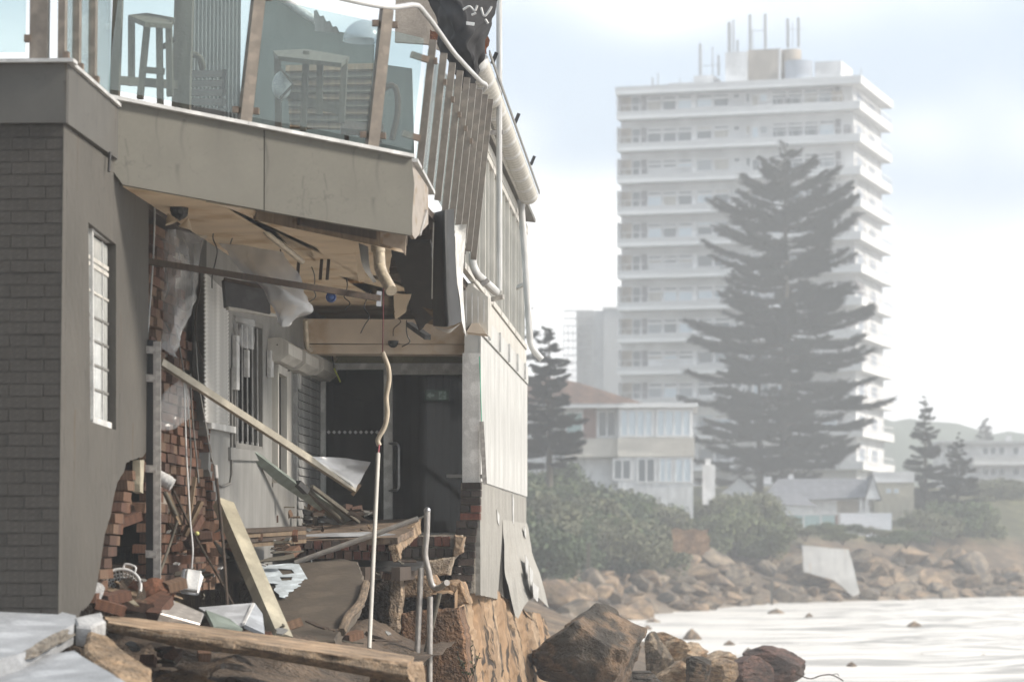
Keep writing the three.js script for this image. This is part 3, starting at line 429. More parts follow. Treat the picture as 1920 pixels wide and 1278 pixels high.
// scaffolded grey block behind
{
  const d = 340, c = at(1160, 760, d), k = d / F, t = thing('grey_block', 'pale grey block wrapped in scaffolding behind the white tower', 'building', [c.x, c.y - 6, c.z]);
  put('wall', H.grey, t, -28 * k, 3, 0, 6 + 182 * k, -12, -0.2); put('wall', H.wallW, t, -80 * k, -28 * k, 0, 6 + 180 * k, -12, -1); put('roof_edge', H.white, t, -30 * k, 3, 6 + 182 * k, 6 + 186 * k, -12, 0);
  for (let i = 0; i <= 6; i++) put('scaffold_pole', H.grey, t, (-104 + i * 9) * k, (-102.6 + i * 9) * k, 0, 6 + (i < 3 ? 150 : 183) * k, 0, 0.1); for (let i = 0; i < 13; i++) put('scaffold_deck', H.grey, t, -104 * k, (i > 9 ? -80 : -50) * k * (i > 9 ? 0.62 : 1), 6 + (i * 14 + 10) * k, 6 + (i * 14 + 11.6) * k, -0.6, 0.1);
}
// brown-roofed house
{
  const d = 215, k = d / F, o = at(1300, 930, d), t = thing('brown_roofed_house', 'two storey white house with a brown hip roof and glazed corner verandas', 'house', [o.x, o.y - 1.5, o.z]), b = 1.5, X = (u) => (u - 1300) * k, Y = (v) => b + (930 - v) * k;
  put('wall', H.white, t, X(1160), 0, -3, Y(757), -9, 0); put('wall', H.white, t, X(985), X(1160), -3, Y(757), -9, -1.2);
  put('balcony_band', H.pink, t, X(1159), 0.12, Y(856), Y(821), -9, 0.14); put('balcony_band', H.pink, t, X(1060), X(1159.5), Y(856), Y(821), -2, -0.3); put('eave', H.white, t, X(980), 0.4, Y(764), Y(756), -9.5, 0.45);
  windowOn(t, X(1163), X(1226), Y(819), Y(767), 0, H.white, H.glassPale, 0.14, 3); windowOn(t, X(1231), X(1297), Y(819), Y(767), 0, H.white, H.glassPale, 0.14, 3);
  put('brown_panel', H.brownWall, t, X(1094), X(1118), Y(821), Y(764), -1.25, -1.12); windowOn(t, X(1120), X(1156), Y(819), Y(767), -1.2, H.white, H.glass, 0.14, 1); windowOn(t, X(1060), X(1094), Y(812), Y(770), -1.2, H.white, H.green, 0.12, 0);
  windowOn(t, X(1236), X(1262), Y(905), Y(858), 0, H.white, H.glassPale, 0.12, 1); windowOn(t, X(1265), X(1298), Y(905), Y(858), 0, H.white, H.glassPale, 0.12, 1); windowOn(t, X(1195), X(1230), Y(905), Y(858), 0, H.white, H.glass, 0.12, 1); windowOn(t, X(1150), X(1185), Y(900), Y(860), 0, H.white, H.glass, 0.12, 1);
  const rp = [[X(975), Y(757), 0.5], [X(1168), Y(757), 0.5], [X(1215), Y(757), -1], [X(1215), Y(757), -10], [X(975), Y(757), -10], [X(1085), Y(712), -3.5], [X(1040), Y(700), -5], [X(960), Y(700), -5]].map((q) => V3(...q));
  const tri = [[0, 1, 5], [0, 5, 6], [0, 6, 7], [1, 2, 5], [2, 3, 5], [5, 3, 6], [6, 3, 4], [6, 4, 7]], pos = []; for (const f of tri) for (const q of f) pos.push(rp[q].x, rp[q].y, rp[q].z);
  const g = new THREE.BufferGeometry(); g.setAttribute('position', new THREE.Float32BufferAttribute(pos, 3)); g.computeVertexNormals(); part('roof', buv(g), M(0.15, 0.095, 0.075, { tex: T.rock, s: 0.6, side: DS }), t);
  put('chimney', H.white, t, X(1318), X(1342), Y(945), Y(870), -3, -2); put('chimney_cap', H.white, t, X(1324), X(1334), Y(870), Y(858), -2.8, -2.3);
}
function gable(name, m, t, x0, x1, y0, y1, z0, z1, th = 0.18) { const xm = (x0 + x1) / 2, g = new THREE.BufferGeometry(), P = [[x0, y0, z1], [xm, y1, z1], [x1, y0, z1], [x0, y0, z0], [xm, y1, z0], [x1, y0, z0]], f = [[0, 1, 4, 0, 4, 3], [1, 2, 5, 1, 5, 4]], pos = []; for (const q of f) for (const i of q) pos.push(...P[i]); g.setAttribute('position', new THREE.Float32BufferAttribute(pos, 3)); g.computeVertexNormals(); return part(name, buv(g), m, t); }
// grey-roofed cottage
{
  const d = 245, k = d / F, o = at(1345, 985, d), t = thing('grey_roofed_cottage', 'low white cottage with grey gabled roofs and a white garden wall', 'house', [o.x, o.y - 1, o.z]), b = 1, X = (u) => (u - 1345) * k, Y = (v) => b + (985 - v) * k;
  put('wall', H.white, t, X(1345), X(1430), 0, Y(928), -8, 0); put('wall', H.white, t, X(1430), X(1632), 0, Y(936), -8, -1.5); put('porch_wall', H.white, t, X(1385), X(1520), 0, Y(948), -1.4, 2.4);
  const gb = (x0, x1, y0, y1, z, n) => { const s = new THREE.Shape([[x0, y0], [x1, y0], [(x0 + x1) / 2, y1]].map((q) => new THREE.Vector2(...q))); return part(n, new THREE.ExtrudeGeometry(s, { depth: 0.2, bevelEnabled: false }).translate(0, 0, z), H.white, t); };
  gb(X(1345), X(1430), Y(930), Y(895), 0, 'gable_wall'); gb(X(1390), X(1450), Y(944), Y(926), 2.2, 'gable_wall');
  gable('roof', H.roofGrey, t, X(1338), X(1437), Y(933), Y(891), -8, 0.5); gable('roof', H.roofGrey, t, X(1384), X(1456), Y(947), Y(922), -2, 2.7);
  { const g = new THREE.BufferGeometry(), P = [[X(1425), Y(940), -0.8], [X(1632), Y(932), -0.8], [X(1637), Y(896), -4], [X(1462), Y(896), -4], [X(1425), Y(940), -8], [X(1632), Y(932), -8]], pos = []; for (const q of [[0, 1, 2, 0, 2, 3], [5, 4, 3, 5, 3, 2], [0, 3, 4]]) for (const i of q) pos.push(...P[i]); g.setAttribute('position', new THREE.Float32BufferAttribute(pos, 3)); g.computeVertexNormals(); part('roof', buv(g), H.roofGrey, t); }
  { const g = new THREE.BufferGeometry(), P = [[X(1440), Y(946), 2.6], [X(1528), Y(950), 2.6], [X(1500), Y(925), -1], [X(1440), Y(925), -1]], pos = []; for (const q of [[0, 1, 2, 0, 2, 3]]) for (const i of q) pos.push(...P[i]); g.setAttribute('position', new THREE.Float32BufferAttribute(pos, 3)); g.computeVertexNormals(); part('roof', buv(g), M(0.21, 0.22, 0.245, { side: DS, tex: T.mottle, s: 0.6 }), t); }
  gb(X(1622), X(1650), Y(936), Y(893), -0.9, 'gable_wall'); gable('roof', H.roofGrey, t, X(1619), X(1653), Y(938), Y(890), -8, -0.6);
  put('veranda_post', H.white, t, X(1612), X(1615), 0, Y(935), -0.9, -0.7); put('veranda_post', H.white, t, X(1622), X(1625), 0, Y(935), -0.9, -0.7);
  put('door', H.tan, t, X(1570), X(1610), 0.3, Y(938), -1.5, -1.45); for (const u of [1412, 1428, 1444]) windowOn(t, X(u), X(u + 9), Y(957), Y(951), 2.4, H.white, H.glass, 0.05);
  put('chimney', H.white, t, X(1436), X(1450), Y(905), Y(892), -5, -4.4); put('chimney', H.white, t, X(1482), X(1492), Y(897), Y(887), -5, -4.6);
  put('garden_wall', M(0.66, 0.68, 0.72), t, X(1590), X(1668), 0, Y(962), 0.8, 1.0);
}
{
  const d = 232, k = d / F, o = at(1410, 1000, d), t = thing('glass_fence', 'low garden fence of pale glass panels and white boards above the bank', 'fence', [o.x, o.y, o.z]), X = (u) => (u - 1410) * k, Y = (v) => (1000 - v) * k;
  for (let i = 0; i < 5; i++) put('glass_panel', H.green, t, X(1412 + i * 32), X(1441 + i * 32), Y(990), Y(966), 0, 0.06); for (let i = 0; i < 6; i++) put('post', H.white, t, X(1410 + i * 32), X(1412 + i * 32), Y(1000), Y(963), -0.05, 0.1);
  put('gate', H.brownWall, t, X(1565), X(1572), Y(993), Y(966), 0, 0.08); for (let i = 0; i < 4; i++) put('board_panel', M(0.70, 0.72, 0.76), t, X(1574 + i * 24), X(1597 + i * 24), Y(1000 + i * 3), Y(962 + i * 4), 0, 0.08); put('handrail', H.white, t, X(1410), X(1575), Y(963), Y(961), -0.05, 0.12);
}
{
  const d = 258, k = d / F, o = at(1640, 985, d), t = thing('cream_garage', 'cream flat roofed building beside the conical pine', 'building', [o.x, o.y - 1, o.z]), X = (u) => (u - 1640) * k, Y = (v) => 1 + (985 - v) * k;
  put('wall', H.cream, t, 0, X(1714), 0, Y(905), -7, 0); put('parapet', H.white, t, -0.1, X(1715), Y(905), Y(885), -7.1, 0.1); for (const u of [1662, 1676]) windowOn(t, X(u), X(u + 10), Y(925), Y(916), 0, H.white, H.glassPale, 0.06); for (let i = 0; i < 5; i++) put('cladding_board', H.cream, t, X(1645 + i * 14), X(1657 + i * 14), Y(985), Y(930), 0, 0.05);
}
{
  const d = 330, k = d / F, o = at(1768, 960, d), t = thing('grey_apartment_block', 'long pale three storey apartment block with balconies below the wooded hill', 'building', [o.x, o.y - 1, o.z]), X = (u) => (u - 1768) * k, Y = (v) => 1 + (960 - v) * k;
  put('wall', H.wallW, t, X(1768), X(2010), 0, Y(832), -12, 0); put('roof', H.grey, t, X(1762), X(2015), Y(832), Y(827), -12.5, 0.6);
  for (const [a, b] of [[873, 858], [912, 897], [945, 934]]) { put('balcony', H.white, t, X(1824), X(2010), Y(a), Y(b), 0, 1.4); } for (const [v0, v1] of [[857, 838], [896, 876], [933, 914]]) for (const u of [1842, 1856, 1872, 1898, 1925, 1960]) windowOn(t, X(u), X(u + 13), Y(v1 + 16), Y(v1), 0, H.white, H.glass, 0.1); for (const [v0, v1] of [[850, 840], [890, 880]]) windowOn(t, X(1776), X(1784), Y(v0), Y(v1), 0, H.white, H.glass, 0.1);
  put('chimney', H.white, t, X(1895), X(1905), Y(827), Y(815), -5, -4);
}
{
  const P = (u, v) => at(u, v, 209); const o = solo('retaining_wall', plate([P(1505, 1022), P(1592, 1030), P(1600, 1060), P(1613, 1112), P(1600, 1118), P(1570, 1092), P(1560, 1086), P(1508, 1072)], 1.2, { jag: 0.05, step: 0.4 }), M(0.9, 0.9, 0.9, { tex: T.drip, s: 0.3 }), 'broken slab of white concrete retaining wall standing among the boulders', 'retaining wall');
  const Q = (u, v) => at(u, v, 224); solo('dark_sea_wall', plate([Q(1460, 1028), Q(1505, 1022), Q(1505, 1068), Q(1465, 1064)], 1, { jag: 0.06, step: 0.4 }), M(0.16, 0.16, 0.155, { tex: T.mottle, s: 0.6 }), 'dark concrete wall next to the white broken retaining slab', 'wall');
  const R = (u, v) => at(u, v, 172); solo('excavated_bank', plate([R(1258, 992), R(1330, 990), R(1334, 1030), R(1318, 1042), R(1262, 1034)], 1, { jag: 0.25, step: 0.3 }), M(0.34, 0.23, 0.155, { tex: T.rock, s: 0.7, bump: 0.08 }), 'bare orange sandstone bank cut into the scrub', 'bank');
  for (const [u, v0, v1, d] of [[1447, 1088, 1140, 196], [1103, 1017, 1065, 150], [1447, 1100, 1150, 190]].slice(0, 2)) solo('timber_post', beam(at(u, v1, d), at(u + 1, v0, d), 0.2, 0.2), K.timberGrey, u > 1200 ? 'dark upright post at the edge of the wash' : 'thin weathered post standing in the scrub edge', 'post');
}
// ---------- the damaged building ----------
const B = thing('damaged_building', 'storm wrecked beachfront building with its seaward corner torn away and its balcony sagging', 'building');
const W = (u, v) => atX(u, v, WX), Wz = (u) => -atX(u, 600, WX).z;
const yAt = (v, d) => at(1270, v, d).y;
const wz = (d, y) => V3(WX, y, -d);
// front wall of painted brick, each brick proud of its joints
{
  const z = -20, x1 = WX - 0.004, x0 = WX - 1.6, wall = part('brick_wall', box(1.6, 5.1, 0.3, (x0 + x1) / 2, 4.44, z - 0.165), K.mortarPaint, B), ch = 0.0866;
  for (let r = 0; r < 57; r++) for (let c = 0; c < 3; c++) {
    const L = 0.23, off = r % 2 ? 0.12 : 0, xb = x1 - 0.006 - off - c * (L + 0.011), first = off && c === 0, len = L;
    if (first) brick(wall, K.brickPaint, V3(x1 - 0.058, 2.06 + r * ch, z - 0.067 + rr(0, 0.003)), 0.114, 0.081, 0.118, undefined, flatBricks);
    brick(wall, K.brickPaint, V3(xb - len / 2, 2.06 + r * ch, z - 0.067 + rr(0, 0.004)), len + 0.006, 0.081, 0.118, undefined, flatBricks);
  }
  const p = part('parapet', plate([V3(x0, 6.965, z + 0.03), V3(x1 + 0.03, 6.965, z + 0.03), V3(x1 + 0.03, 7.385, z + 0.03), V3(x0, 7.385, z + 0.03)], 0.1), K.parapet, B);
  part('cap', box(1.7, 0.026, 0.16, x0 + 0.83, 7.4, z + 0.0), K.cap, p);
}
// rendered side wall with window opening and torn lower end
{
  const pts = [[103.5, 219], [200, 288], [238, 312], [278, 338], [278, 846], [262, 858], [246, 862], [236, 868], [232, 884], [219, 905], [212, 935], [207, 965], [196, 1000], [190, 1040], [184, 1080], [178, 1112], [165, 1136], [150, 1146], [130, 1200], [109, 1290], [103, 1290]].map((q) => W(...q));
  pts[pts.length - 1] = wz(20.13, 2.2); pts[pts.length - 2] = wz(20.5, 2.2); pts[pts.length - 3] = wz(20.6, 3.3); pts[0] = wz(20.13, 6.96); pts[1] = wz(21.8, 6.93);
  const hole = [[165, 416], [217, 458], [217, 806], [169, 790]].map((q) => W(...q));
  part('rendered_wall', plate(pts, 0.11, { holes: [hole], jag: 0.012, step: 0.05 }), K.render, B);
  part('corner_render', plate([wz(20.006, 2.2), wz(20.128, 2.2), wz(20.128, 6.96), wz(20.006, 6.96)], 0.0035), K.render, B);
  // inner leaf of the same wall
  const z0 = Wz(165), z1 = Wz(217), yb = 5.0, yt = 6.34;
  part('inner_wall', plate([wz(20.3, 2.2), wz(21.0, 2.2), wz(21.0, 6.9), wz(20.3, 6.9)].map((p) => p.setX(WX - 0.13)), 0.1), K.render, B);
  const w = part('window', merge([0, 1, 2, 3].map((i) => { const q = [[168, 427], [215, 459], [215, 801], [170, 787]].map(([u, v]) => atX(u, v, WX - 0.05)); return beam(q[i], q[(i + 1) % 4], 0.035, 0.045); })), K.white, B);
  const pt = (s, t) => { const a = V3().lerpVectors(W(169, 428), W(214.5, 460), s), b = V3().lerpVectors(W(171, 787), W(214.5, 800), s); return a.lerp(b, t).setX(WX - 0.055); };
  const rows = [0, 0.13, 0.165, 0.305, 0.435, 0.56, 0.69, 0.82, 1];
  for (let r = 0; r < 8; r++) { if (r) part('glazing_bar', beam(pt(0, rows[r]), pt(1, rows[r]), 0.018, r < 3 ? 0.03 : 0.018), r < 4 ? K.offwhite : K.grey, w); for (const [a, b] of [[0.02, 0.74], [0.77, 0.99]]) part('pane', plate([pt(a, rows[r] + 0.005), pt(b, rows[r] + 0.005), pt(b, rows[r + 1] - 0.005), pt(a, rows[r + 1] - 0.005)], 0.006), K.frosted, w); }
  part('mullion', beam(pt(0.755, 0), pt(0.755, 1), 0.018, 0.018), K.white, w);
  part('window_reveal', merge([[[166, 417], [216, 459]], [[216.5, 459], [216.5, 806]]].map(([a, b]) => beam(atX(a[0], a[1], WX - 0.06), atX(b[0], b[1], WX - 0.06), 0.1, 0.012))), K.timberDark, B);
  // pale board behind the panes, the wall of the room
  const p = part('side_parapet', plate([wz(20.0, 6.962), wz(21.83, 6.955), wz(21.83, 7.355), wz(20.0, 7.385)].map((q) => q.setX(WX + 0.03)), 0.1), K.parapet, B);
  part('cap', beam(V3(WX - 0.01, 7.4, -19.95), V3(WX - 0.01, 7.368, -21.83), 0.13, 0.026), K.cap, p);
  part('drop_bracket', tube([W(197, 285), W(195, 322)].map((q) => q.setX(WX + 0.035)), 0.012), K.black, B);
}
// rooms behind the wall: back wall, floor, ceiling, cross wall, so daylight enters only by the openings
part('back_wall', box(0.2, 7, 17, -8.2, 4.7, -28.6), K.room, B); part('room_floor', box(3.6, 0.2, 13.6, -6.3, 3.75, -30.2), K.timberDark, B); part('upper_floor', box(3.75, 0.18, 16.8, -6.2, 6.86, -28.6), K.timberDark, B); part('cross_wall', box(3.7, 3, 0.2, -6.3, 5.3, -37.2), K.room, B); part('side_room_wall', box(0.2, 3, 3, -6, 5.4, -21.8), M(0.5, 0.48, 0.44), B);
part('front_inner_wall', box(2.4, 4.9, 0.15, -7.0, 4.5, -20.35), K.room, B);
// second stretch of the long wall
{
  const dA = Wz(386), q = (u, v) => W(u, v);
  const pts = [wz(dA, 6.8), wz(37, 6.8), wz(37, 3.7), wz(29.2, 3.7), q(440, 985), q(418, 968), q(405, 960), q(399, 905), q(390, 880), q(392, 830), q(384, 800)];
  const holes = [[[437, 596], [488, 612], [488, 842], [437, 834]], [[516, 690], [546, 698], [546, 900], [516, 902]], [[560, 700], [599, 716], [599, 905], [560, 905]]].map((h) => h.map(([u, v]) => q(u, v)));
  part('long_wall', plate(pts, 0.12, { holes, jag: 0.012, step: 0.06 }), K.wallGrey, B);
  // white roller shutter of separate slats
  const sh = part('roller_shutter', plate([q(384, 792), q(431, 800), q(431, 812), q(384, 803)].map((p) => p.setX(WX + 0.06)), 0.05), K.shutter, B);
  for (let i = 0; i < 36; i++) { const t0 = i / 36, t1 = (i + 0.86) / 36, a = (u, v0, v1, t) => atX(u, lerp(v0, v1, t), WX + 0.07); part('slat', plate([a(386, 512, 792, t0), a(429, 552, 800, t0), a(429, 552, 800, t1).setX(WX + 0.055), a(386, 512, 792, t1).setX(WX + 0.055)], 0.012), K.shutter, sh); }
  // louvre window with upright bars
  const lw = part('window', merge([[[437, 597], [437, 834]], [[488, 612], [488, 842]], [[437, 834], [488, 842]], [[437, 597], [488, 612]]].map(([a, b]) => beam(q(...a), q(...b), 0.05, 0.05))), K.grey, B);
  for (let i = 0; i < 5; i++) { const u = 444 + i * 9.5; part('bar', beam(q(u, 606 + i * 2.5), q(u + 1, 832 + i), 0.012, 0.012), K.whitePipe, lw); part('bar_foot', beam(q(u, 826 + i), q(u, 833 + i), 0.03, 0.02), K.cap, lw); }
  part('pane', plate([q(439, 600), q(486, 614), q(486, 838), q(439, 832)].map((p) => p.setX(WX - 0.08)), 0.006), K.glassDark, lw);
  part('sill', plate([[433, 838], [490, 846], [490, 864], [433, 862]].map(([u, v]) => atX(u, v, WX + 0.03)), 0.05), K.wallGrey, B);
  for (const [u0, v0, v1, w] of [[443, 628, 730, 6], [464, 655, 706, 4], [507, 656, 706, 6], [560, 692, 728, 5]]) part('bracket_strip', plate([[u0, v0], [u0 + w, v0 + 2], [u0 + w, v1 + 1], [u0, v1]].map(([u, v]) => atX(u, v, WX + 0.05)), 0.04), K.cap, B);
  // door leaf of pale timber, standing open
  const dr = part('door', merge([[[514, 690], [514, 905]], [[531, 700], [531, 888]], [[514, 690], [531, 700]]].map(([a, b]) => beam(atX(...a, WX + 0.02), atX(...b, WX + 0.02), 0.09, 0.09))), K.offwhite, B);
  part('pane', plate([[515, 700], [530, 706], [530, 885], [515, 890]].map(([u, v]) => atX(u, v, WX)), 0.006), K.glassDark, dr); part('door_edge', plate([[533, 700], [546, 694], [546, 896], [533, 888]].map(([u, v]) => atX(u, v, WX + 0.03)), 0.04), K.offwhite, dr);
  const g2 = part('roller_shutter', plate([[556, 700], [558, 700], [558, 912], [556, 912]].map(([u, v]) => atX(u, v, WX + 0.04)), 0.04), K.shutterGrey, B);
  for (let i = 0; i < 22; i++) { const y = 4.05 + i * 0.095; part('slat', plate([wz(Wz(558), y), wz(Wz(598), y), wz(Wz(598), y + 0.088), wz(Wz(558), y + 0.088)].map((p, k) => p.setX(WX + (k < 2 ? 0.03 : 0.015))), 0.012), K.shutterGrey, g2); }
  // shutter head boxes, six-sided, one above each opening
  for (const [u0, u1, v] of [[502, 533, 661], [536, 565, 678], [572, 618, 690]]) {
    const d0 = Wz(u0), d1 = Wz(u1) - 0.15, y = atX(u0 + 12, v, WX).y, s = new THREE.Shape([[0, 0.12], [0.13, 0.13], [0.22, 0.07], [0.22, -0.05], [0.13, -0.12], [0, -0.12]].map((p) => new THREE.Vector2(...p)));
    const g = new THREE.ExtrudeGeometry(s, { depth: d1 - d0, bevelEnabled: false }).translate(WX, y, -d1), o = part('shutter_box', buv(g), K.offwhite, B); part('screw', tube([V3(WX + 0.1, y + 0.05, -d0 + 0.008), V3(WX + 0.1, y + 0.05, -d0)], 0.008), K.black, o);
  }
  part('vent_pipe', tube([q(545, 600), q(548, 650), q(556, 656)].map((p) => p.setX(WX + 0.16)), 0.03, 12, 8, true), K.pvc, B); part('vent_pipe', tube([q(592, 648), q(594, 672), q(604, 676)].map((p) => p.setX(WX + 0.2)), 0.03, 12, 8, true), K.pvc, B);
  part('conduit', tube([[424, 690], [425, 905], [408, 912], [396, 905]].map(([u, v]) => atX(u + 9, v, WX + 0.015)), 0.012, 12, 6, true), K.grey, B);
}
// exposed inner brick leaf between the two stretches
{
  const x = WX - 0.16, wall = part('broken_brick_wall', plate([[296, 470], [352, 480], [372, 640], [388, 800], [402, 930], [402, 1090], [330, 1090], [330, 960], [296, 960]].map(([u, v]) => atX(u, v, x - 0.02)), 0.1, { jag: 0.05 }), mortar, B), ch = 0.086;
  for (let r = 0; r < 36; r++) {
    const y = 3.64 + r * ch, end = prof([[3.6, 26.9], [4.4, 26.7], [5, 26.2], [5.6, 25.7], [6.3, 25.2], [7, 25]], y) + rr(-0.12, 0.16);
    for (let z = 23.75 + (r % 2) * 0.12; z < end; z += 0.242) {
      if (y > 4.15 && y < 4.75 && z > 24.5 && z < 25.3 && rnd() < 0.75) continue; if (y > 4.9 && rnd() < 0.16) continue;
      brick(wall, brickRed, V3(x + 0.03 + rr(-0.015, 0.03), y, -z - 0.115), 0.11, 0.074, 0.228, [rr(-0.02, 0.02), rr(-0.05, 0.05), 0]);
    }
  }
  // stepped brick edge standing proud where the render stops
  for (let r = 0; r < 30; r++) { const y = 3.7 + r * ch, z = prof([[3.6, 27.0], [4.4, 26.75], [5.0, 26.45], [5.5, 26.35], [6.3, 26.35]], y) + rr(-0.08, 0.06); brick(wall, brickRed, V3(WX - 0.055, y, -z - 0.06), 0.11, 0.074, 0.2, [0, rr(-0.1, 0.1), rr(-0.03, 0.03)]); }
  // loose leaf on the torn edge of the rendered wall
  for (let r = 0; r < 13; r++) { const y = 3.62 + r * ch, u = prof([[3.6, 190], [3.9, 205], [4.2, 224], [4.5, 250], [4.7, 268]], y), d = Wz(u); for (let k = 0; k < 3; k++) if (rnd() < 0.85) brick(wall, brickRed, V3(WX - 0.075 - k * 0.03, y, -d - 0.1 - k * 0.24 + rr(-0.05, 0.05)), 0.11, 0.074, 0.228, [0, rr(-0.12, 0.12), rr(-0.05, 0.05)]); }
  part('mortar_lump', plate([[262, 862], [270, 862], [268, 925], [262, 922]].map(([u, v]) => atX(u, v, WX + 0.015)), 0.06, { jag: 0.02 }), K.cream, wall);
}
// subfloor: cavity walls, joists and floor behind the debris
part('subfloor_wall', box(0.2, 2.0, 14, -5.2, 3.0, -30.2), K.dirt, B); part('subfloor_back', box(2.6, 1.75, 0.2, -3.85, 2.95, -33.8), K.dirt, B);
for (let i = 0; i < 6; i++) part('joist', box(0.09, 0.14, 7, -4.7 + i * 0.36, 3.72, -33.4), K.timberDark, B);
part('veranda_floor', box(2.0, 0.12, 3.6, -3.3, 3.87, -35.0), K.timberDark, B);
for (let k = 0; k < 4; k++) part('floor_board', beam(at(432, 996 + k * 9, 27 + k * 0.1), at(560, 990 + k * 8, 30), 0.16, 0.04), k % 2 ? K.timber : K.timberDark, B);
// ---------- end wall with glazed door ----------
{
  const d = 34.6, P = (u, v) => at(u, v, d), Q = (u, v) => at(u, v, 33.2), fr = (a, b, w, h) => beam(P(...a), P(...b), w, h);
  part('head_beam', plate([Q(486, 597), Q(897, 599), Q(897, 645), Q(486, 643)], 0.2), K.beamPeach, B); part('head_board', plate([Q(498, 645), Q(897, 646), Q(897, 664), Q(498, 662)].map((p) => p.add(V3(0, 0, -0.03))), 0.4), K.beamPeach, B); part('head_strip', plate([P(600, 663), P(896, 663), P(896, 684), P(600, 682)], 0.1), M(0.33, 0.31, 0.19, { tex: T.mottle, s: 1 }), B);
  const gd = part('glazed_door', merge([fr([602, 687], [896, 687], 0.1, 0.075), fr([728, 690], [728, 1010], 0.1, 0.105), fr([606, 690], [606, 1010], 0.08, 0.06), fr([736, 697], [896, 697], 0.06, 0.07), fr([602, 1006], [896, 1006], 0.1, 0.1)]), K.alu, B);
  part('pane', plate([P(606, 690), P(722, 690), P(722, 1004), P(606, 1004)].map((p) => p.setZ(-d - 0.02)), 0.008), K.glassDark, gd); part('pane', plate([P(734, 700), P(896, 700), P(896, 1004), P(734, 1004)].map((p) => p.setZ(-d - 0.02)), 0.008), K.glassDark, gd);
  for (let i = 0; i < 10; i++) { const c = P(616 + i * 10.1, 810); part('diamond_mark', new THREE.CircleGeometry(0.024, 4).translate(c.x, c.y, -d + 0.004), K.cap, gd); }
  part('pull_handle', tube([P(728, 831), P(746, 832), P(749, 838), P(749, 913), P(746, 919), P(728, 920)].map((p, i) => p.setZ(-d + (i % 5 ? 0.09 : 0.03))), 0.017, 40, 8, true), K.steel, gd);
  for (let i = 0; i < 10; i++) { const u = 742 + i * 15; part('curtain_fold', new THREE.CylinderGeometry(0.075, 0.075, 2.1, 10).translate(P(u, 850).x, 5.1, -d - 0.45), K.curtain, B); }
  // exit sign behind the glass: arrow and running figure
  const cv = document.createElement('canvas'); cv.width = 168; cv.height = 72; const x = cv.getContext('2d'); x.fillStyle = '#0b4a2c'; x.fillRect(0, 0, 168, 72); x.fillStyle = '#dff0df';
  x.beginPath(); x.moveTo(14, 36); x.lineTo(40, 14); x.lineTo(40, 28); x.lineTo(66, 28); x.lineTo(66, 44); x.lineTo(40, 44); x.lineTo(40, 58); x.fill(); x.fillRect(98, 8, 52, 56); x.fillStyle = '#0b4a2c'; x.strokeStyle = '#0b4a2c'; x.lineWidth = 6; x.lineCap = 'round';
  x.beginPath(); x.arc(128, 17, 5, 0, 7); x.fill(); for (const l of [[[126, 24], [120, 40], [128, 50], [124, 60]], [[120, 40], [110, 48], [102, 46]], [[125, 27], [113, 30], [108, 38]], [[126, 27], [136, 34], [143, 30]]]) { x.beginPath(); l.forEach((p, i) => (i ? x.lineTo(...p) : x.moveTo(...p))); x.stroke(); }
  const tx = new THREE.CanvasTexture(cv); tx.colorSpace = THREE.SRGBColorSpace;
  const c = P(816, 739), sg = part('exit_sign', box(0.31, 0.15, 0.04, c.x, c.y, -d - 0.25), K.white, B); part('sign_face', new THREE.PlaneGeometry(0.29, 0.13).translate(c.x, c.y, -d - 0.226), new THREE.MeshStandardMaterial({ map: tx, roughness: 0.5, emissive: 0xffffff, emissiveMap: tx, emissiveIntensity: 0.5 }), sg);
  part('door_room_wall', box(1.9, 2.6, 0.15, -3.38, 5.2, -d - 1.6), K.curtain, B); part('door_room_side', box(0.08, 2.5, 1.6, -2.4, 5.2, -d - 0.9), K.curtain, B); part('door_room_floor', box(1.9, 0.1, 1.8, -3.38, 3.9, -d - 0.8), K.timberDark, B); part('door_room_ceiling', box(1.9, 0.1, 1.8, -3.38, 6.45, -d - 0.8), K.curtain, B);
  const cam = at(737, 642, 33.1); part('dome_camera', merge([new THREE.SphereGeometry(0.06, 14, 8, 0, 6.3, 1.57, 1.57).translate(cam.x, cam.y, cam.z), new THREE.CylinderGeometry(0.062, 0.062, 0.02, 14).translate(cam.x, cam.y + 0.01, cam.z)]), K.black, B);
}
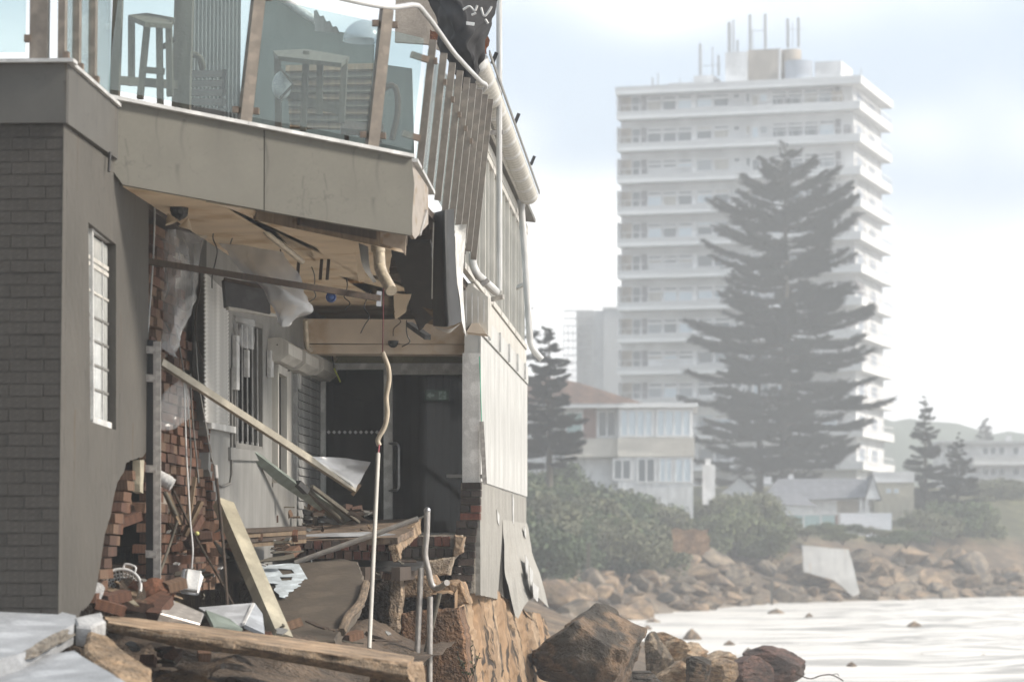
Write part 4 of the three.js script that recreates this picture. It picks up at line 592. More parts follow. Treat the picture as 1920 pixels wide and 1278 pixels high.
// ---------- ceiling of the veranda and the sagging deck over it ----------
const DL = V3(WX, 0, -21.8), DR = V3(-2.14, 0, -23.3);
const deckLine = (u) => { const t0 = (u - 200) / 570; return V3().lerpVectors(DL, DR, t0 * (21.8 / lerp(23.3, 21.8, t0)) ** -0.0 ); };
{
  const C = (u, v) => { const r = ray(u, v), t = (6.79 - EYE) / r.y; return r.multiplyScalar(t).add(camera.position); };
  const edge = [C(735, 470), C(728, 520), C(742, 546), C(786, 545), C(780, 556), C(768, 566), C(772, 582), C(784, 592), C(778, 604)];
  const pts = [V3(WX, 6.79, -22.2), C(480, 395), C(560, 412), C(650, 440), C(700, 458), ...edge, V3(-2.45, 6.79, -35.9), V3(WX, 6.79, -35.9)];
  part('ceiling_lining', plate(pts, 0.02, { jag: 0.012, step: 0.1 }), K.soffit, B);
  // soffit trim that has dropped away from the fascia
  part('soffit_trim', plate([at(386, 377, 22.9), at(430, 384, 23), at(600, 425, 23.6), at(757, 466, 24.2), at(757, 474, 24.2), at(600, 436, 23.6), at(500, 411, 23.3)], 0.03), K.beamPeach, B);
  part('soffit_trim', plate([at(386, 377, 22.9), at(412, 372, 22.8), at(480, 391, 23), at(470, 395, 23)], 0.02), K.cream, B);
  part('edge_bearer', beam(at(478, 398, 23.2), at(735, 452, 24), 0.05, 0.12), K.timber, B); part('edge_bearer', beam(at(560, 410, 23.4), at(762, 450, 24.1), 0.04, 0.1), K.timberDark, B);
  part('end_plate', plate([[710, 432], [762, 440], [760, 478], [752, 466], [712, 456]].map(([u, v]) => at(u, v, 23.9)), 0.03, { jag: 0.01 }), M(0.42, 0.34, 0.27, { tex: T.spots, s: 3 }), B);
  part('deck_floor', plate([V3(WX - 0.3, 7.0, -21.9), V3(-2.2, 6.86, -23.5), V3(-2.2, 7.1, -30.2), V3(WX - 0.3, 7.1, -30.2)], 0.06), K.timberDark, B);
  for (let i = 0; i < 9; i++) part('deck_joist', beam(V3(WX, 6.9, -24 - i * 0.75), V3(-2.25, 6.9 - (i < 2 ? 0.06 : 0), -24 - i * 0.75), 0.045, 0.13), K.timberDark, B);
  const F_ = [[201, 183], [771, 295], [777, 345], [774, 388], [771, 441], [640, 420], [494, 394], [230, 346], [212, 322], [203, 300]].map(([u, v]) => { const q = deckLine(u); return at(u, v, -q.z - 0.02); });
  const split = (a, b) => F_.filter(() => true);
  const fl = [F_[0], at(494, 240.5, -deckLine(494).z - 0.02), at(494, 393.5, -deckLine(494).z - 0.02), ...F_.slice(7)], fr = [at(496, 241, -deckLine(496).z - 0.02), ...F_.slice(1, 6), at(496, 394.5, -deckLine(496).z - 0.02)];
  const fp = part('fascia', plate(fl, 0.05), K.fascia, B); part('cap', beam(at(199, 181, 21.77), at(460, 232, 22.46), 0.1, 0.028), K.cap, fp);
  const fq = part('fascia', plate(fr, 0.05), K.fascia, B); part('cap', beam(at(461, 232, 22.46), at(772, 293, 23.28), 0.1, 0.028), K.cap, fq);
  part('return_plate', plate([[772, 296], [780, 318], [803, 352], [803, 420], [778, 448], [773, 440]].map(([u, v], i) => at(u, v, 23.3 + (u - 772) * 0.02)), 0.03), M(0.30, 0.27, 0.24, { tex: T.spots, s: 2 }), B);
  part('steel_bracket', beam(at(783, 440, 23.6), at(796, 395, 23.8), 0.05, 0.03), K.steelBrush, B); part('steel_bracket', beam(at(775, 420, 23.5), at(787, 380, 23.7), 0.035, 0.02), K.steelBrush, B);
  part('edge_cap', beam(at(773, 300, 23.3), at(806, 362, 24.5), 0.09, 0.03), K.cap, B);
}
// dark cavity at the torn corner
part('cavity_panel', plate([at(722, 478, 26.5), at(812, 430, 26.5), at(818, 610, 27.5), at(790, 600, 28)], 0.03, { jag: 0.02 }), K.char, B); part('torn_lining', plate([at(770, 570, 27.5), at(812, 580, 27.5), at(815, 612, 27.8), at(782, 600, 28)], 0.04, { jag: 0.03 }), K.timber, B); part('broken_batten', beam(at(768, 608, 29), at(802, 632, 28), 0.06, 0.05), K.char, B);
// ---------- the wall that faces the sea ----------
{
  const S = (u, v) => atX(u, v, SX), d0 = 33, d1 = 43.2, y0 = 4.735, y1 = 6.42, q = (d, y, x = SX) => V3(x, y, -d);
  const wall = part('clad_wall', box(0.17, y1 - y0, d1 - d0 - 0.02, SX - 0.095, (y0 + y1) / 2, -(d0 + d1) / 2), K.clad, B);
  for (let i = 0; i < 12; i++) { const a = d0 + i * 0.86 + 0.01; part('cladding_board', box(0.018, y1 - y0 - 0.02, 0.845, SX, (y0 + y1) / 2, -a - 0.42), K.clad, wall); }
  part('end_reveal', box(0.2, 1.55, 0.03, SX - 0.1, 5.43, -d0 + 0.02), K.white, B); part('reveal_stud', beam(at(903, 790, 32.9), at(909, 906, 32.9), 0.035, 0.05), K.steelBrush, B); part('green_wire', tube([at(899, 668, 32.9), at(903, 790, 32.9)], 0.005), M(0.05, 0.35, 0.22), B);
  part('top_rail', plate([q(d0, 6.42), q(d1, 6.42), q(d1, 6.66), q(d0, 6.66)].map((p) => p.setX(SX + 0.03)), 0.05), K.clad, B); for (let i = 0; i < 5; i++) part('rail_joint', box(0.05, 0.24, 0.03, SX + 0.035, 6.54, -34 - i * 2), K.white, B);
  // rendered base with brick end
  const base = part('rendered_base', plate([q(d0 + 0.02, 4.73), q(d1, 4.73), q(d1, 3.3), q(37.3, 3.25), q(37.2, 4.15), q(36.3, 3.35), q(d0 + 0.1, 3.45)], 0.06, { jag: 0.015 }), K.render2, B);
  const fl = []; for (const [d, a, b] of [[37.2, 0.0, 3.5], [38.4, 0.05, 3.05], [39.2, 0.09, 3.2], [41, 0.16, 3.3], [43.2, 0.24, 3.1]]) fl.push([q(d, 4.35, SX + 0.008), q(d, 3.95, SX + 0.03 + a * 0.25), q(d, 3.6, SX + 0.05 + a * 0.6), q(d, b, SX + 0.08 + a * 1.05)]);
  part('peeling_render_skin', sheet(fl, 14, 10, 0.05), M(0.37, 0.365, 0.35, { tex: T.drip, s: 0.8, side: DS, bump: 0.01 }), base);
  for (const [u, v0, v1, w, x] of [[932, 955, 985, 5, 0.01], [961, 925, 985, 3, 0.01], [983, 985, 1010, 4, 0.06], [985, 1040, 1085, 6, 0.16], [993, 1060, 1115, 7, 0.23], [998, 1090, 1128, 13, 0.27]]) part('paint_flake', plate([atX(u, v0, SX + x), atX(u + w, v0 + 12, SX + x), atX(u + w * 0.8, v1, SX + x), atX(u + w * 0.2, v1 - 8, SX + x)], 0.006, { jag: 0.012, step: 0.03 }), K.cap, base);
  // brick pier at the near end, stepped and torn
  const pier = part('brick_pier', box(0.16, 1.25, 0.1, SX - 0.14, 4.1, -d0 - 0.08), mortar, B);
  for (let r = 0; r < 15; r++) {
    const y = 4.69 - r * 0.0866, left = prof([[0, 866], [4, 862], [5, 856], [7, 853], [8, 872], [11, 852], [14, 838]], r), right = prof([[0, 903], [4, 901], [5, 897], [7, 893], [11, 890], [14, 882]], r), xl = at(left, 1000, d0).x, xr = at(right, 1000, d0).x, m = r < 5 ? brickDark.slice(0, 3) : brickDark.filter((_, i) => i !== 2);
    if (r % 2) { const xm = lerp(xl, xr, 0.5); brick(pier, m, V3((xl + xm) / 2 - 0.003, y, -d0 - 0.02 + rr(-0.02, 0.02)), xm - xl - 0.012, 0.074, 0.22); brick(pier, m, V3((xm + xr) / 2 + 0.003, y, -d0 - 0.02 + rr(-0.02, 0.02)), xr - xm - 0.012, 0.074, 0.22); }
    else brick(pier, m, V3((xl + xr) / 2, y, -d0 - 0.02 + rr(-0.02, 0.02)), xr - xl - 0.01, 0.074, 0.22);
  }
  part('pier_cap', plate([at(837, 889, 33), at(904, 889, 33), at(904, 895, 33), at(837, 895, 33)], 0.3), K.grey, B);
  // ---------- upper storey sunroom ----------
  const y2 = 6.66, y3 = 8.72, e0 = 30.2, e1 = 43;
  part('sunroom_lower', plate([q(e0 + 1.6, 6.66), q(e1, 6.66), q(e1, 6.9), q(e0 + 1.6, 6.9)].map((p) => p.setX(SX + 0.01)), 0.1), K.offwhite, B);
  for (let i = 0; i < 8; i++) {
    const a = e0 + i * 1.6, b = a + 1.55, w = part('window', merge([box(0.06, 0.07, 1.55, SX, 6.95, -(a + b) / 2), box(0.06, 0.08, 1.55, SX, 8.6, -(a + b) / 2), box(0.07, 1.7, 0.08, SX, 7.78, -a), box(0.05, 1.6, 0.045, SX, 7.78, -(a + b) / 2)]), K.offwhite, B);
    part('pane', box(0.006, 1.6, 1.5, SX - 0.01, 7.78, -(a + b) / 2), K.glass, w);
  }
  part('sunroom_head', box(0.12, 0.12, 13, SX - 0.03, 8.72, -36.7), K.offwhite, B); part('sunroom_floor', box(2.0, 0.1, 12.6, -3.3, 6.86, -36.8), K.timberDark, B); part('sunroom_back_wall', box(0.1, 2.2, 6, WX, 7.9, -33.3), K.beige, B);
  part('sunroom_roof', plate([V3(SX + 0.15, 8.82, -30.1), V3(SX + 0.15, 8.82, -43), V3(SX - 0.12, 8.85, -43), V3(SX - 0.12, 8.85, -30.1)], 0.05), K.grey, B);
  // ribbed translucent eave: row of half-round roof tiles seen from below
  const eave = part('eave_board', box(0.03, 0.1, 10.9, SX + 0.1, 8.84, -35.3), K.offwhite, B), barrel = new THREE.SphereGeometry(0.125, 16, 12).scale(1.1, 0.95, 0.82);
  for (let i = 0; i < 52; i++) { const o = part('eave_rib', barrel, i % 5 ? K.offwhite : K.white, eave); o.position.set(SX + 0.19, 8.97 - i * 0.002, -29.5 - i * 0.208); o.rotation.set(0.12 * (hash3(i, 1, 2) - 0.5), 0, 0.2); }
  part('gutter_strip', beam(V3(SX + 0.34, 9.05, -29.4), V3(SX + 0.34, 8.93, -40.2), 0.012, 0.05), K.grey, B); for (const d of [30.1, 34.4, 38.2]) part('gutter_bracket', beam(V3(SX + 0.32, 9.05, -d), V3(SX + 0.37, 9.17, -d), 0.025, 0.04), K.black, B);
  // front wall of the sunroom with its broken roofline
  part('sunroom_front', plate([at(470, 480, 30.2), at(470, -40, 30.2), at(520, -6, 30.2), at(600, 52, 30.2), at(640, 60, 30.2), at(700, 72, 30.2), at(700, 480, 30.2)], 0.08, { jag: 0.01 }), K.teal, B); part('sunroom_corner', plate([at(740, 78, 30.15), at(742, -30, 30.15), at(832, -30, 30.15), at(850, 60, 30.15), at(876, 108, 30.15), at(862, 112, 30.15), at(800, 82, 30.15)], 0.08), K.beige, B); part('sunroom_front_low', plate([at(700, 480, 30.25), at(700, 118, 30.25), at(772, 128, 30.25), at(776, 300, 30.25), at(778, 480, 30.25)], 0.06), K.teal, B);
  part('barge_tube', tube([at(525, -8, 30.1), at(572, 26, 30.1), at(592, 38, 30.1)], 0.045), K.white, B);
  const rl = []; for (let i = 0; i <= 8; i++) rl.push([at(588 + i * 6, 20 + i * 5 - (i % 2) * 6, 30), at(590 + i * 6, 58 + i * 0.6, 30.05)]); part('curled_roof_sheet', sheet(rl, 2, 24), M(0.33, 0.33, 0.32, { side: DS, rough: 0.4, metal: 0.4 }), B);
  { const c = at(682, 66, 29.6); part('dome_skylight', new THREE.SphereGeometry(0.22, 18, 10, 0, 6.3, 0, 1.57).translate(c.x, c.y - 0.06, c.z), K.polyWhite, B); }
  // boxed ledge below the deck edge
  const lg = part('ledge_box', plate([[868, 546], [880, 532], [915, 556], [915, 628], [897, 605], [884, 606], [868, 622]].map(([u, v]) => at(u, v, 31.6)), 0.6), K.offwhite, B); for (let i = 0; i < 4; i++) part('rib', beam(at(874 + i * 11, 545 + i * 5, 31.55), at(874 + i * 11, 605, 31.55), 0.012, 0.012), K.white, lg);
  part('ledge_soffit', plate([at(874, 622, 31.5), at(884, 606, 31.5), at(897, 605, 31.5), at(912, 626, 31.5)], 0.4), K.beamPeach, B);
}
// ---------- downpipes ----------
function pipe(name, label, pts, r, clips, group) { const t = thing(name, label, 'pipe', [0, 0, 0], group); part('pipe', tube(pts, r, pts.length * 10, 10, true), K.whitePipe, t); for (const [a, b] of clips) part('bracket', beam(a, b, 0.03, 0.05), K.steelBrush, t); return t; }
pipe('vent_pole', 'tall straight white pole standing up past the roof edge of the seaward wall', [at(936, -20, 31.9), at(936, 545, 31.9)], 0.034, [[at(905, 249, 31.9), at(944, 248, 31.9)], [at(922, 561, 31.95), at(944, 556, 31.85)]]);
pipe('downpipe', 'white downpipe with a kinked lower end under the black cloth', [at(887, 140, 30.6), at(889, 300, 30.6), at(886, 495, 30.6), at(895, 515, 30.6), at(930, 547, 31.2)], 0.045, [[at(903, 535, 30.7), at(916, 524, 30.7)]]);
pipe('downpipe', 'white downpipe with an angled spout hanging from the far gutter end', [at(975, 350, 40.2), at(984, 480, 40.2), at(994, 640, 40.2), at(1000, 656, 40.2), at(1016, 674, 40.2)], 0.048, [[at(966, 540, 40.6), at(988, 530, 40.2)]]);
{ const t = thing('waste_pipe', 'broken cream elbow pipe sticking out below the sagging deck', 'pipe'); part('pipe', tube([at(709, 455, 24.4), at(712, 500, 24.4), at(716, 512, 24.3), at(734, 545, 24.1)], 0.05, 30, 12, true), K.pvc, t); part('collar', tube([at(708, 458, 24.4), at(709, 472, 24.4)], 0.06, 1, 12), K.pvc, t); part('bent_strap', sheet([[at(672, 455, 24.6), at(680, 500, 24.6), at(700, 530, 24.5)], [at(690, 462, 24.6), at(694, 505, 24.6), at(706, 528, 24.5)]], 8, 2), K.grey, t); }
// ---------- glass balustrade ----------
{
  const R = thing('glass_balustrade', 'tilted balcony balustrade of brown posts, clear glass panels and a tubular handrail', 'railing');
  const post = (p, h, lean, w = 0.085, dpt = 0.05, turn = 0) => { const g = new THREE.BoxGeometry(w, h, dpt).translate(0, h / 2, 0); g.rotateY(turn); g.rotateZ(-lean); g.translate(p.x, p.y, p.z); return part('post', buv(g), K.post, R); };
  const clampAt = (p, w = 0.05) => part('glass_clamp', box(w, 0.05, 0.05, p.x, p.y, p.z), K.clampM, R);
  // along the front and the side wall, upright
  post(V3(at(72, 100, 20).x, 7.41, -20.02), 1.1, 0, 0.13, 0.07); part('glass_panel', box(1.4, 0.95, 0.012, at(50, 100, 20).x - 0.72, 7.95, -20.03), K.glassDirty, R); clampAt(at(52, 72, 20));
  for (const u of [121, 148, 178]) { const q = W(u, 140); post(V3(WX - 0.02, 7.36, q.z), 1.1, 0, 0.05, 0.09); clampAt(V3(WX + 0.02, 7.44, q.z + 0.05), 0.04); }
  part('glass_panel', box(0.012, 0.95, 1.75, WX - 0.03, 7.93, -20.93), K.glassDirty, R);
  // along the sagging edge
  const lean = 0.105, up = V3(Math.sin(lean), Math.cos(lean), 0), turn = Math.atan2(1.5, 2.15) ;
  const base = [[190, 176], [458, 228], [697, 274], [778, 290]].map(([u, v]) => at(u, v, -deckLine(u).z + 0.03));
  for (let i = 1; i < 3; i++) { post(base[i], 1.12, lean, 0.10, 0.06, turn); for (const s of [-1, 1]) { for (const h of [0.09, 1.0]) clampAt(base[i].clone().addScaledVector(up, h).add(V3(s * 0.075, 0, -s * 0.04))); } }
  const pane = (a, b, h0, h1) => part('glass_panel', plate([a.clone().addScaledVector(up, h0), b.clone().addScaledVector(up, h0), b.clone().addScaledVector(up, h1), a.clone().addScaledVector(up, h1)], 0.012), K.glassDirty, R);
  pane(base[0].clone().lerp(base[1], 0.04), base[0].clone().lerp(base[1], 0.95), 0.05, 1.0); pane(base[1].clone().lerp(base[2], 0.06), base[1].clone().lerp(base[2], 0.95), 0.05, 1.0); pane(base[2].clone().lerp(base[3], 0.15), base[3].clone().add(V3(-0.03, 0, 0)), 0.04, 0.96);
  for (const h of [0.15, 0.8]) part('glass_clamp', beam(base[3].clone().addScaledVector(up, h).add(V3(-0.12, 0.03, 0)), base[3].clone().addScaledVector(up, h).add(V3(0.02, -0.01, -0.05)), 0.04, 0.05), K.clampM, R);
  // down the seaward side, each post with the pane that belongs to it
  const n = 9, B0 = at(786, 318, 23.6), B1 = V3(-2.12, 7.0, -30.2), side = [];
  for (let i = 0; i < n; i++) { const t = i / (n - 1), p = B0.clone().lerp(B1, Math.pow(t, 0.9)); side.push(p); post(p, lerp(1.08, 1.7, t), lean, 0.06, 0.045); if (i < 6) clampAt(p.clone().addScaledVector(up, 0.9).add(V3(0.04, 0, 0.03)), 0.03); }
  for (let i = 0; i < n - 1; i++) { const a = side[i], b = side[i + 1]; part('glass_panel', plate([a.clone().addScaledVector(up, 0.06), b.clone().addScaledVector(up, 0.06), b.clone().addScaledVector(up, 1.06 + i * 0.06), a.clone().addScaledVector(up, 1.0 + i * 0.06)].map((p) => p.add(V3(-0.03, 0, 0))), 0.012), K.glass, R); }
  const top = (p, h = 1.14) => p.clone().addScaledVector(up, h);
  part('handrail', tube([top(base[0]), top(base[1]), top(base[2]), at(780, 9, 23.45), at(796, 24, 23.7), ...side.slice(2, 8).map((p, i) => top(p, 1.18 + 0.075 * (i + 2))), at(888, 186, 30.3)], 0.022, 90, 8), K.whitePipe, R);
}
// ---------- furniture left on the deck ----------
const leg = (a, b, w, m, t, n = 'leg') => part(n, beam(a, b, w, w), m, t);
{
  const P = (u, v, d = 22.9) => at(u, v, d), m = K.timberGrey;
  let t = thing('bar_table', 'tall weathered timber bar table behind the glass, its top out of sight', 'table'); leg(P(214, 190), P(222, -30), 0.075, m, t); leg(P(345, 205, 23.2), P(352, -30, 23.2), 0.095, m, t); leg(P(330, 200, 24), P(336, -30, 24), 0.07, m, t); part('rail', beam(P(216, 150), P(345, 160, 23.2), 0.03, 0.07), m, t); part('tabletop', plate([P(205, -32), P(372, -28, 23.2), P(362, -30, 24.2), P(205, -34, 24)], 0.05), m, t);
  t = thing('bar_stool', 'weathered wooden bar stool standing under the tall bar table', 'stool'); part('seat', plate([P(240, 28, 23), P(275, 24, 23.4), P(328, 32, 23.4), P(322, 46, 22.9), P(272, 40, 22.7)], 0.04), m, t);
  for (const [a, b, c, d] of [[262, 185, 276, 40], [300, 196, 298, 45], [246, 160, 246, 36], [318, 180, 316, 40]]) leg(P(a, b, 23), P(c, d, 23.05), 0.05, m, t); part('rung', beam(P(262, 130, 23), P(308, 134, 23), 0.03, 0.05), m, t); part('curved_back', tube([P(300, 90, 23.2), P(318, 80, 23.2), P(325, 70, 23.2)], 0.025, 12, 6), m, t);
  t = thing('slatted_bench', 'dark slatted outdoor bench behind the balcony glass', 'bench'); for (let i = 0; i < 5; i++) part('slat', plate([P(352, 132 + i * 17, 24), P(424, 131 + i * 18, 24.2), P(422, 144 + i * 18, 24.2), P(352, 146 + i * 17, 24)], 0.03), K.black, t); part('frame', merge([beam(P(420, 130, 24.2), P(412, 216, 24.2), 0.04, 0.04), beam(P(354, 128, 24.1), P(354, 212, 24.1), 0.04, 0.04)]), K.black, t); part('armrest', tube([P(352, 100, 24), P(372, 106, 24), P(380, 128, 24.1)], 0.03, 12, 6), m, t);
  t = thing('corrugated_sheet', 'pale corrugated roofing sheet standing upright on the deck', 'roof sheet'); const rows = [[], []]; for (let i = 0; i <= 26; i++) { const u = 358 + i * 3.6, d = 25 + (i % 2) * 0.06; rows[0].push(at(u, -25, d)); rows[1].push(at(u - 2, 225, d)); } part('sheet', sheet(rows, 104, 3), M(0.62, 0.63, 0.62, { side: DS, rough: 0.4, tex: T.streak, s: 1 }), t);
  t = thing('overturned_table', 'grey timber table frame lying among the clutter behind the balcony glass', 'table'); const Q = (u, v, d = 25) => at(u, v, d); part('tabletop', plate([Q(512, 96), Q(572, 90, 25.4), Q(655, 106, 25.2), Q(640, 118, 24.6), Q(520, 104, 24.6)], 0.04), m, t); for (const [a, b, c, d] of [[522, 250, 520, 100], [568, 245, 574, 96], [640, 230, 646, 112], [598, 215, 600, 110]]) leg(Q(a, b), Q(c, d), 0.055, m, t); part('rail', beam(Q(574, 190), Q(645, 208), 0.03, 0.08), m, t); part('rail', beam(Q(520, 175), Q(575, 185), 0.03, 0.06), m, t);
  t = thing('white_lamp_shade', 'white round lamp shade leaning inside the overturned table', 'lamp shade'); { const c = Q(528, 160, 24.8); part('shade', new THREE.SphereGeometry(0.085, 16, 10).scale(1, 1.5, 0.6).translate(c.x, c.y, c.z), K.white, t); part('frame', merge([beam(Q(520, 122, 24.7), Q(550, 158, 24.7), 0.02, 0.02), beam(Q(550, 158, 24.7), Q(525, 184, 24.7), 0.02, 0.02)]), m, t); }
  t = thing('wicker_chair', 'dark curved chair frame heaped behind the last glass panel', 'chair'); part('back', tube([Q(708, 255, 25.5), Q(716, 170, 25.5), Q(738, 160, 25.5), Q(746, 200, 25.5), Q(735, 262, 25.5)], 0.03, 30, 6), K.timberDark, t); part('seat', plate([Q(640, 225, 25.5), Q(720, 232, 25.6), Q(718, 246, 25.4), Q(640, 240, 25.3)], 0.06), K.timberDark, t); leg(Q(650, 262, 25.5), Q(650, 235, 25.5), 0.04, K.timberDark, t); leg(Q(712, 268, 25.5), Q(712, 240, 25.5), 0.04, K.timberDark, t);
  t = thing('stacked_planks', 'stack of grey planks leaning against the teal wall', 'planks'); for (let i = 0; i < 9; i++) part('plank', plate([Q(535 + i, 122 + i * 13, 28), Q(700, 118 + i * 14, 28), Q(700, 129 + i * 14, 27.95), Q(535 + i, 133 + i * 13, 27.95)], 0.03), i % 2 ? m : K.timber, t);
}
// black cloth torn over the corner, with the rusty insulation behind it
{
  const t = thing('black_tarpaulin', 'torn black cloth draped over the corner of the roof, with white lettering', 'cloth'), Q = (u, v, d) => at(u, v, d);
  part('cloth', sheet([[Q(800, -20, 29.6), Q(850, -22, 29.3), Q(938, -20, 29.6)], [Q(808, 30, 29.5), Q(865, 40, 29.1), Q(934, 25, 29.5)], [Q(822, 78, 29.5), Q(870, 90, 29.1), Q(916, 64, 29.4)], [Q(842, 118, 29.5), Q(878, 132, 29.2), Q(902, 112, 29.4)], [Q(862, 158, 29.5), Q(876, 166, 29.4), Q(889, 138, 29.5)]], 28, 36, 0.24), K.blackCloth, t);
  for (const l of [[[868, 18], [880, 12], [890, 20], [895, 10]], [[902, 14], [908, 30], [916, 22], [922, 12]], [[910, 36], [915, 44]], [[884, 28], [893, 24]]]) part('lettering', tube(l.map(([u, v]) => Q(u, v, 29.0)), 0.012, 16, 4), K.white, t); part('tag', plate([Q(874, 40, 28.95), Q(890, 42, 28.95), Q(889, 48, 28.95), Q(874, 46, 28.95)], 0.01), K.white, t);
  const r = thing('rusty_sheet', 'rusty torn sheet showing behind the black cloth', 'metal sheet'); part('sheet', plate([Q(897, 45, 29.9), Q(912, 52, 29.9), Q(918, 75, 29.9), Q(912, 100, 29.9), Q(898, 110, 29.9)], 0.02, { jag: 0.03, step: 0.03 }), K.rust, r); part('sheet', plate([Q(806, 55, 29.9), Q(822, 62, 29.9), Q(826, 82, 29.9), Q(806, 78, 29.9)], 0.02, { jag: 0.02, step: 0.03 }), K.rust, r);
}
// ---------- sandstone footing below the seaward wall ----------
{
  const t = thing('sandstone_footing', 'eroded sandstone footing with steep weathered layers under the seaward wall', 'rock'), pos = [], idx = [], uv = [], nu = 150, nv = 70;
  for (let j = 0; j <= nv; j++) for (let i = 0; i <= nu; i++) {
    const s = i / nu, f = j / nv, d = lerp(31.6, 46, s), y = lerp(prof([[31.6, 3.50], [32.4, 3.62], [36, 3.48], [40, 3.15], [43, 3.0], [46, 2.4]], d), 0.9, f);
    const st = fbm(d * 1.5 + y * 1.0, y * 0.5, 4, 3), cr = fbm(d * 4 + y * 1.6, y * 0.9, 14, 4), rib = 0.16 * (Math.floor(st * 9) / 9 - 0.5) + 0.07 * (cr - 0.5) - 0.07 * sstep(0.56, 0.62, cr) + 0.05 * (fbm(d * 14, y * 9, 8, 3) - 0.5);
    const x = -2.42 + (d - 31.6) * (0.036 + 0.042 * f) + rib * sstep(31.6, 32.6, d); pos.push(x, y, -d); uv.push(d * 0.45 + y * 0.16, y * 0.5);
  }
  for (let j = 0; j < nv; j++) for (let i = 0; i < nu; i++) { const a = j * (nu + 1) + i, b = a + 1, c = a + nu + 1; idx.push(a, c, b, b, c, c + 1); }
  const g = new THREE.BufferGeometry(); g.setAttribute('position', new THREE.Float32BufferAttribute(pos, 3)); g.setAttribute('uv', new THREE.Float32BufferAttribute(uv, 2)); g.setIndex(idx); g.computeVertexNormals();
  part('seaward_face', g, M(0.37, 0.29, 0.212, { tex: T.strata, s: 0.8, bump: 0.04, bt: T.strata, side: DS }), t);
  // top ledge of crumbled stone
  const tp = []; const ti = []; for (let i = 0; i <= 50; i++) for (let j = 0; j <= 8; j++) { const d = lerp(31.6, 46, i / 50), x = lerp(-3.0, -2.42 + 0.036 * (d - 31.6), j / 8); tp.push(x, prof([[31.6, 3.5], [32.4, 3.62], [36, 3.5], [40, 3.17], [46, 2.45]], d) + 0.12 * (fbm(d * 3, x * 5, 2, 4) - 0.45) - (j > 7 ? 0.05 : 0), -d); }
  for (let i = 0; i < 50; i++) for (let j = 0; j < 8; j++) { const a = i * 9 + j; ti.push(a, a + 1, a + 9, a + 1, a + 10, a + 9); } const g2 = new THREE.BufferGeometry(); g2.setAttribute('position', new THREE.Float32BufferAttribute(tp, 3)); g2.setIndex(ti); g2.computeVertexNormals(); part('top_ledge', buv(g2), K.sandBlock, t);
  // blocks at the near end
  const bl = (pts, d, th, m, sd) => part('stone_block', plate(pts.map(([u, v]) => at(u, v, d)), th, { jag: 0.03, step: 0.05, bevel: 0.025, sd }), m, t);
  bl([[752, 1150], [860, 1138], [872, 1180], [880, 1300], [750, 1300]], 31.5, 0.8, M(0.22, 0.13, 0.075, { tex: T.rock, s: 1.5, bump: 0.04 }), 3); bl([[755, 1080], [812, 1078], [826, 1100], [800, 1122], [754, 1118]], 31.6, 0.5, M(0.34, 0.25, 0.17, { tex: T.rock, s: 1.5, bump: 0.04 }), 5); bl([[808, 1098], [865, 1090], [880, 1132], [840, 1140], [812, 1122]], 31.9, 0.6, K.sandBlock, 7);
  bl([[700, 1075], [752, 1068], [750, 1110], [735, 1180], [710, 1192], [702, 1130]], 31.8, 0.5, M(0.20, 0.15, 0.11, { tex: T.rock, s: 1.5, bump: 0.04 }), 9); bl([[728, 1075], [756, 1072], [748, 1185], [728, 1192]], 31.4, 0.25, M(0.40, 0.33, 0.26, { tex: T.rock, s: 2, bump: 0.03 }), 11);
  for (let i = 0; i < 14; i++) { const a = at(650 + rr(0, 90), 1080 + rr(0, 110), 32.4); part('root', tube([a, a.clone().add(V3(rr(-0.14, 0.14), rr(-0.12, 0.12), 0.05))], 0.006, 1, 4), K.timberDark, t); }
}
